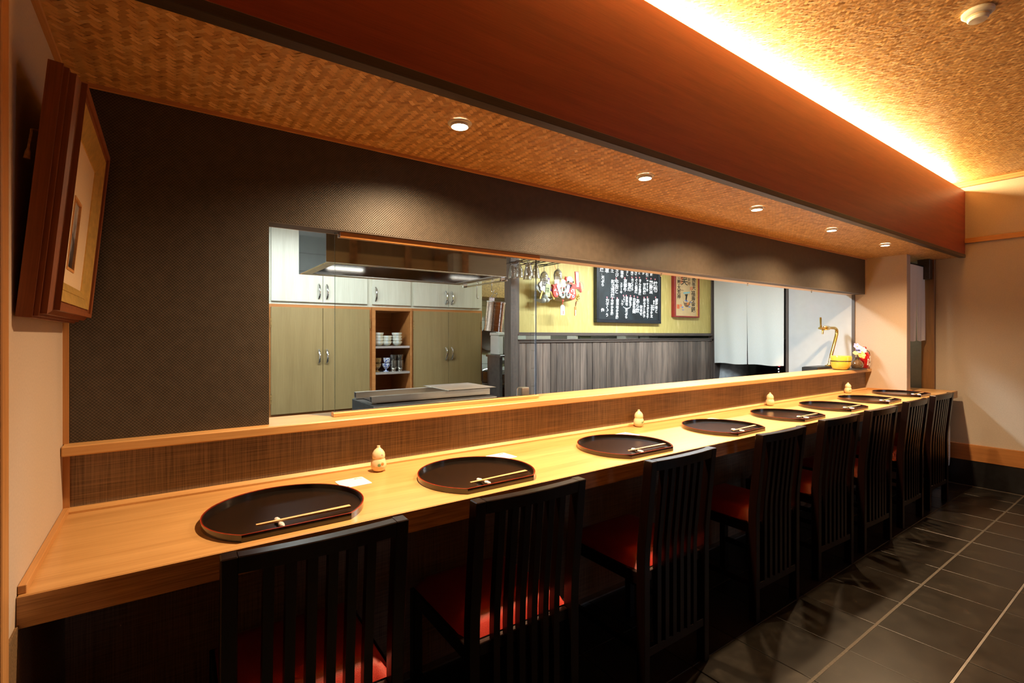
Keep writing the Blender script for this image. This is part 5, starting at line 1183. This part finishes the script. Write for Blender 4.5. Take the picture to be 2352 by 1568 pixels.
blossom('rose', 'small yellow rosebud leaning left from the bud vase', VX - 0.045, VY_ - 0.005, LZ + 0.138, 2, 5, 0.022, 'petal_yellow', 'petal_yellow', (R(40), R(-25), R(-30)))
blossom('star_flower', 'lilac star-shaped flower, topmost in the bud vase', VX - 0.016, VY_ - 0.005, LZ + 0.194, 1, 6, 0.034, 'lilac', 'petal_yellow', TV)
blossom('star_flower', 'lilac star-shaped flower just above the yellow rose', VX - 0.006, VY_ - 0.012, LZ + 0.160, 1, 6, 0.028, 'lilac', 'stem_green', TV)
blossom('star_flower', 'white star-shaped flower against the red bottle', VX + 0.058, VY_ - 0.022, LZ + 0.163, 2, 8, 0.034, 'petal_white', 'petal_white', TV)
m = MB()
for dx, dy, dz in ((0.005, -0.026, .122), (-0.043, -0.004, .138), (-0.015, -0.003, .190), (-0.005, -0.010, .157), (0.054, -0.020, .160)):
    m.tube([(VX, VY_, LZ + 0.088), (VX + dx * .6, VY_ + dy * .6, LZ + (dz + .088) / 2), (VX + dx, VY_ + dy, LZ + dz)], 0.0016, 5)
tag(m.build('flower_stems', 'stem_green', smooth=True), 'thin green flower stems rising from the bud vase', 'stems')
# red bottle
t = thing('red_bottle', 'red glazed bottle with white lettering and a dark cord by the end wall', 'bottle', (5.268, 1.757, LZ))
MB().lathe([(0.034, 0.0), (0.037, 0.003), (0.046, 0.050), (0.0505, 0.095), (0.048, 0.118), (0.036, 0.138), (0.022, 0.152), (0.017, 0.160), (0.017, 0.172), (0.021, 0.176), (0.021, 0.188), (0.016, 0.192), (0.0005, 0.192)], 32).build('bottle_body', 'red_glaze', t, smooth=True)
MB().tube([(0.019 * math.cos(a), 0.019 * math.sin(a), 0.165 + .002 * math.sin(3 * a)) for a in [2 * math.pi * k / 16 for k in range(16)]], 0.003, 6, closed=True).build('neck_cord', 'ink', t, smooth=True)
MB().tube([(0.012, -0.016, 0.165), (0.026, -0.032, 0.145), (0.040, -0.033, 0.122), (0.044, -0.030, 0.100)], 0.003, 6).build('cord_end', 'ink', t, smooth=True)
def on_bottle(txt, size, az, z, mat='paper_white'):
    o = text_mesh('lettering', txt, mat, t, size, (0, 0, 0), (0, 0, 0), bold=0.0004, spacing=0.95)
    me = o.data
    for v in me.vertices:
        zz = z + v.co.y; r = 0.0515 if zz > .075 else 0.0515 - (0.075 - zz) * .11
        if zz > 0.1: r -= (zz - .1) * .25
        a = R(az) + v.co.x / r; r += v.co.z + .0005; v.co = (r * math.cos(a), r * math.sin(a), zz)
on_bottle('百\n年\n酒', 0.034, -92, 0.116); on_bottle('本\n格\n焼\n酎', 0.015, -122, 0.088)

# ================================================================ glimpsed under the kitchen curtain
t = thing('cloth_bag', 'crumpled grey cloth sack standing behind the white split curtain', 'bag', (5.62, 3.20, 0.0))
MB().grid(lambda u, v: ((0.22 + .02 * math.sin(v * 9 + u * 5) + .015 * math.sin(u * 31)) * (1 - .25 * v * v) * math.cos(u * 6.2832), (0.20 + .02 * math.sin(v * 7 + u * 11)) * (1 - .25 * v * v) * math.sin(u * 6.2832), 1.12 * v), 40, 14).build('bag_body', 'grey_cloth', t, smooth=True)
MB().lathe([(0.172, 1.12), (0.12, 1.15), (0.0005, 1.16)], 30).build('bag_top', 'grey_cloth', t, smooth=True)
t = thing('black_machine', 'black machine with glowing indicator lamps behind the kitchen curtain', 'machine', (6.32, 2.68, 0.0))
MB().prism([(-0.42, 0.0), (0.30, 0.0), (0.30, 1.25), (-0.20, 1.25)], 'y', -0.22, 0.42).build('machine_body', 'black_plastic', t)
for k, (y, z, mt) in enumerate(((0.20, 0.945, 'led_red'), (0.205, 0.905, 'led_white'), (0.20, 0.875, 'led_white'), (0.03, 0.93, 'led_white'), (0.025, 0.895, 'led_white'))):
    MB().ball((-0.424 + 0.176 * z, y, z), 0.013 if mt == 'led_red' else 0.006, 8, 6).build('indicator_lamp', mt, t)
B('side_cabinet', 'slate', 0.34, 0.70, -0.3, 0.5, 0.0, 1.1, 0.004, parent=t)
t = thing('dark_screen', 'tilted dark panel with a red light beside the grey sack', 'panel', (6.4, 3.6, 0.0))
MB().prism([(-0.35, 0.0), (0.25, 0.0), (0.05, 1.25), (-0.55, 1.25)], 'y', -0.06, 0.02).build('panel_body', 'black_plastic', t); MB().ball((-0.35, -0.07, 0.90), 0.008, 8, 6).build('panel_lamp', 'led_red', t)
t = thing('green_lid', 'bright green plastic lid on the cook\'s worktop by the doorway', 'lid', (4.80, 2.10, 0.9005))
MB().lathe([(0.055, 0), (0.058, 0.003), (0.058, 0.010), (0.052, 0.014), (0.0005, 0.015)], 24).build('lid_disc', 'green_plastic', t, smooth=True)
MB().lathe([(0.012, 0.0152), (0.012, 0.028), (0.016, 0.032), (0.0005, 0.034)], 14).build('lid_knob', 'china_white', t, smooth=True)

# ================================================================ white appliance by the right wall
t = thing('air_purifier', 'white air purifier standing by the right wall beyond the last chair', 'air purifier', (5.68, 1.40, 0.0))
def prof(z): 
    u = (z - 0.14) / 0.47; return 0.5 + 0.5 * math.sin(math.pi * max(0, min(1, u)))
m = MB(); n = 14
sec = [(0.14, .86), (0.16, .97), (0.24, 1.0), (0.45, 1.0), (0.56, .97), (0.60, .92), (0.605, .85)]
P = rrect(0.19, 0.095, 0.03, 6); k_ = len(P)
vs = [(x * s, y * s - .0, z) for z, s in sec for x, y in P]
fs = [(i * k_ + a, i * k_ + (a + 1) % k_, (i + 1) * k_ + (a + 1) % k_, (i + 1) * k_ + a) for i in range(len(sec) - 1) for a in range(k_)] + [tuple(range(k_ - 1, -1, -1)), tuple((len(sec) - 1) * k_ + a for a in range(k_))]
m.add(vs, fs).build('housing', 'white_enamel', t, smooth=True)
MB().box(-0.13, 0.13, -0.06, 0.06, 0.02, 0.14, 0.01).build('base_foot', 'white_enamel', t)
MB().prism(rrect(0.1915, 0.0965, 0.03, 6), 'z', 0.565, 0.569).build('seam_band', 'charm_grey', t); MB().prism(rrect(0.1915, 0.0965, 0.03, 6), 'z', 0.335, 0.338).build('seam_band', 'charm_grey', t)
for k in range(5): B('air_slot', 'charm_grey', -0.12, 0.12, -0.0962, -0.090, 0.18 + k * 0.022, 0.188 + k * 0.022, parent=t)
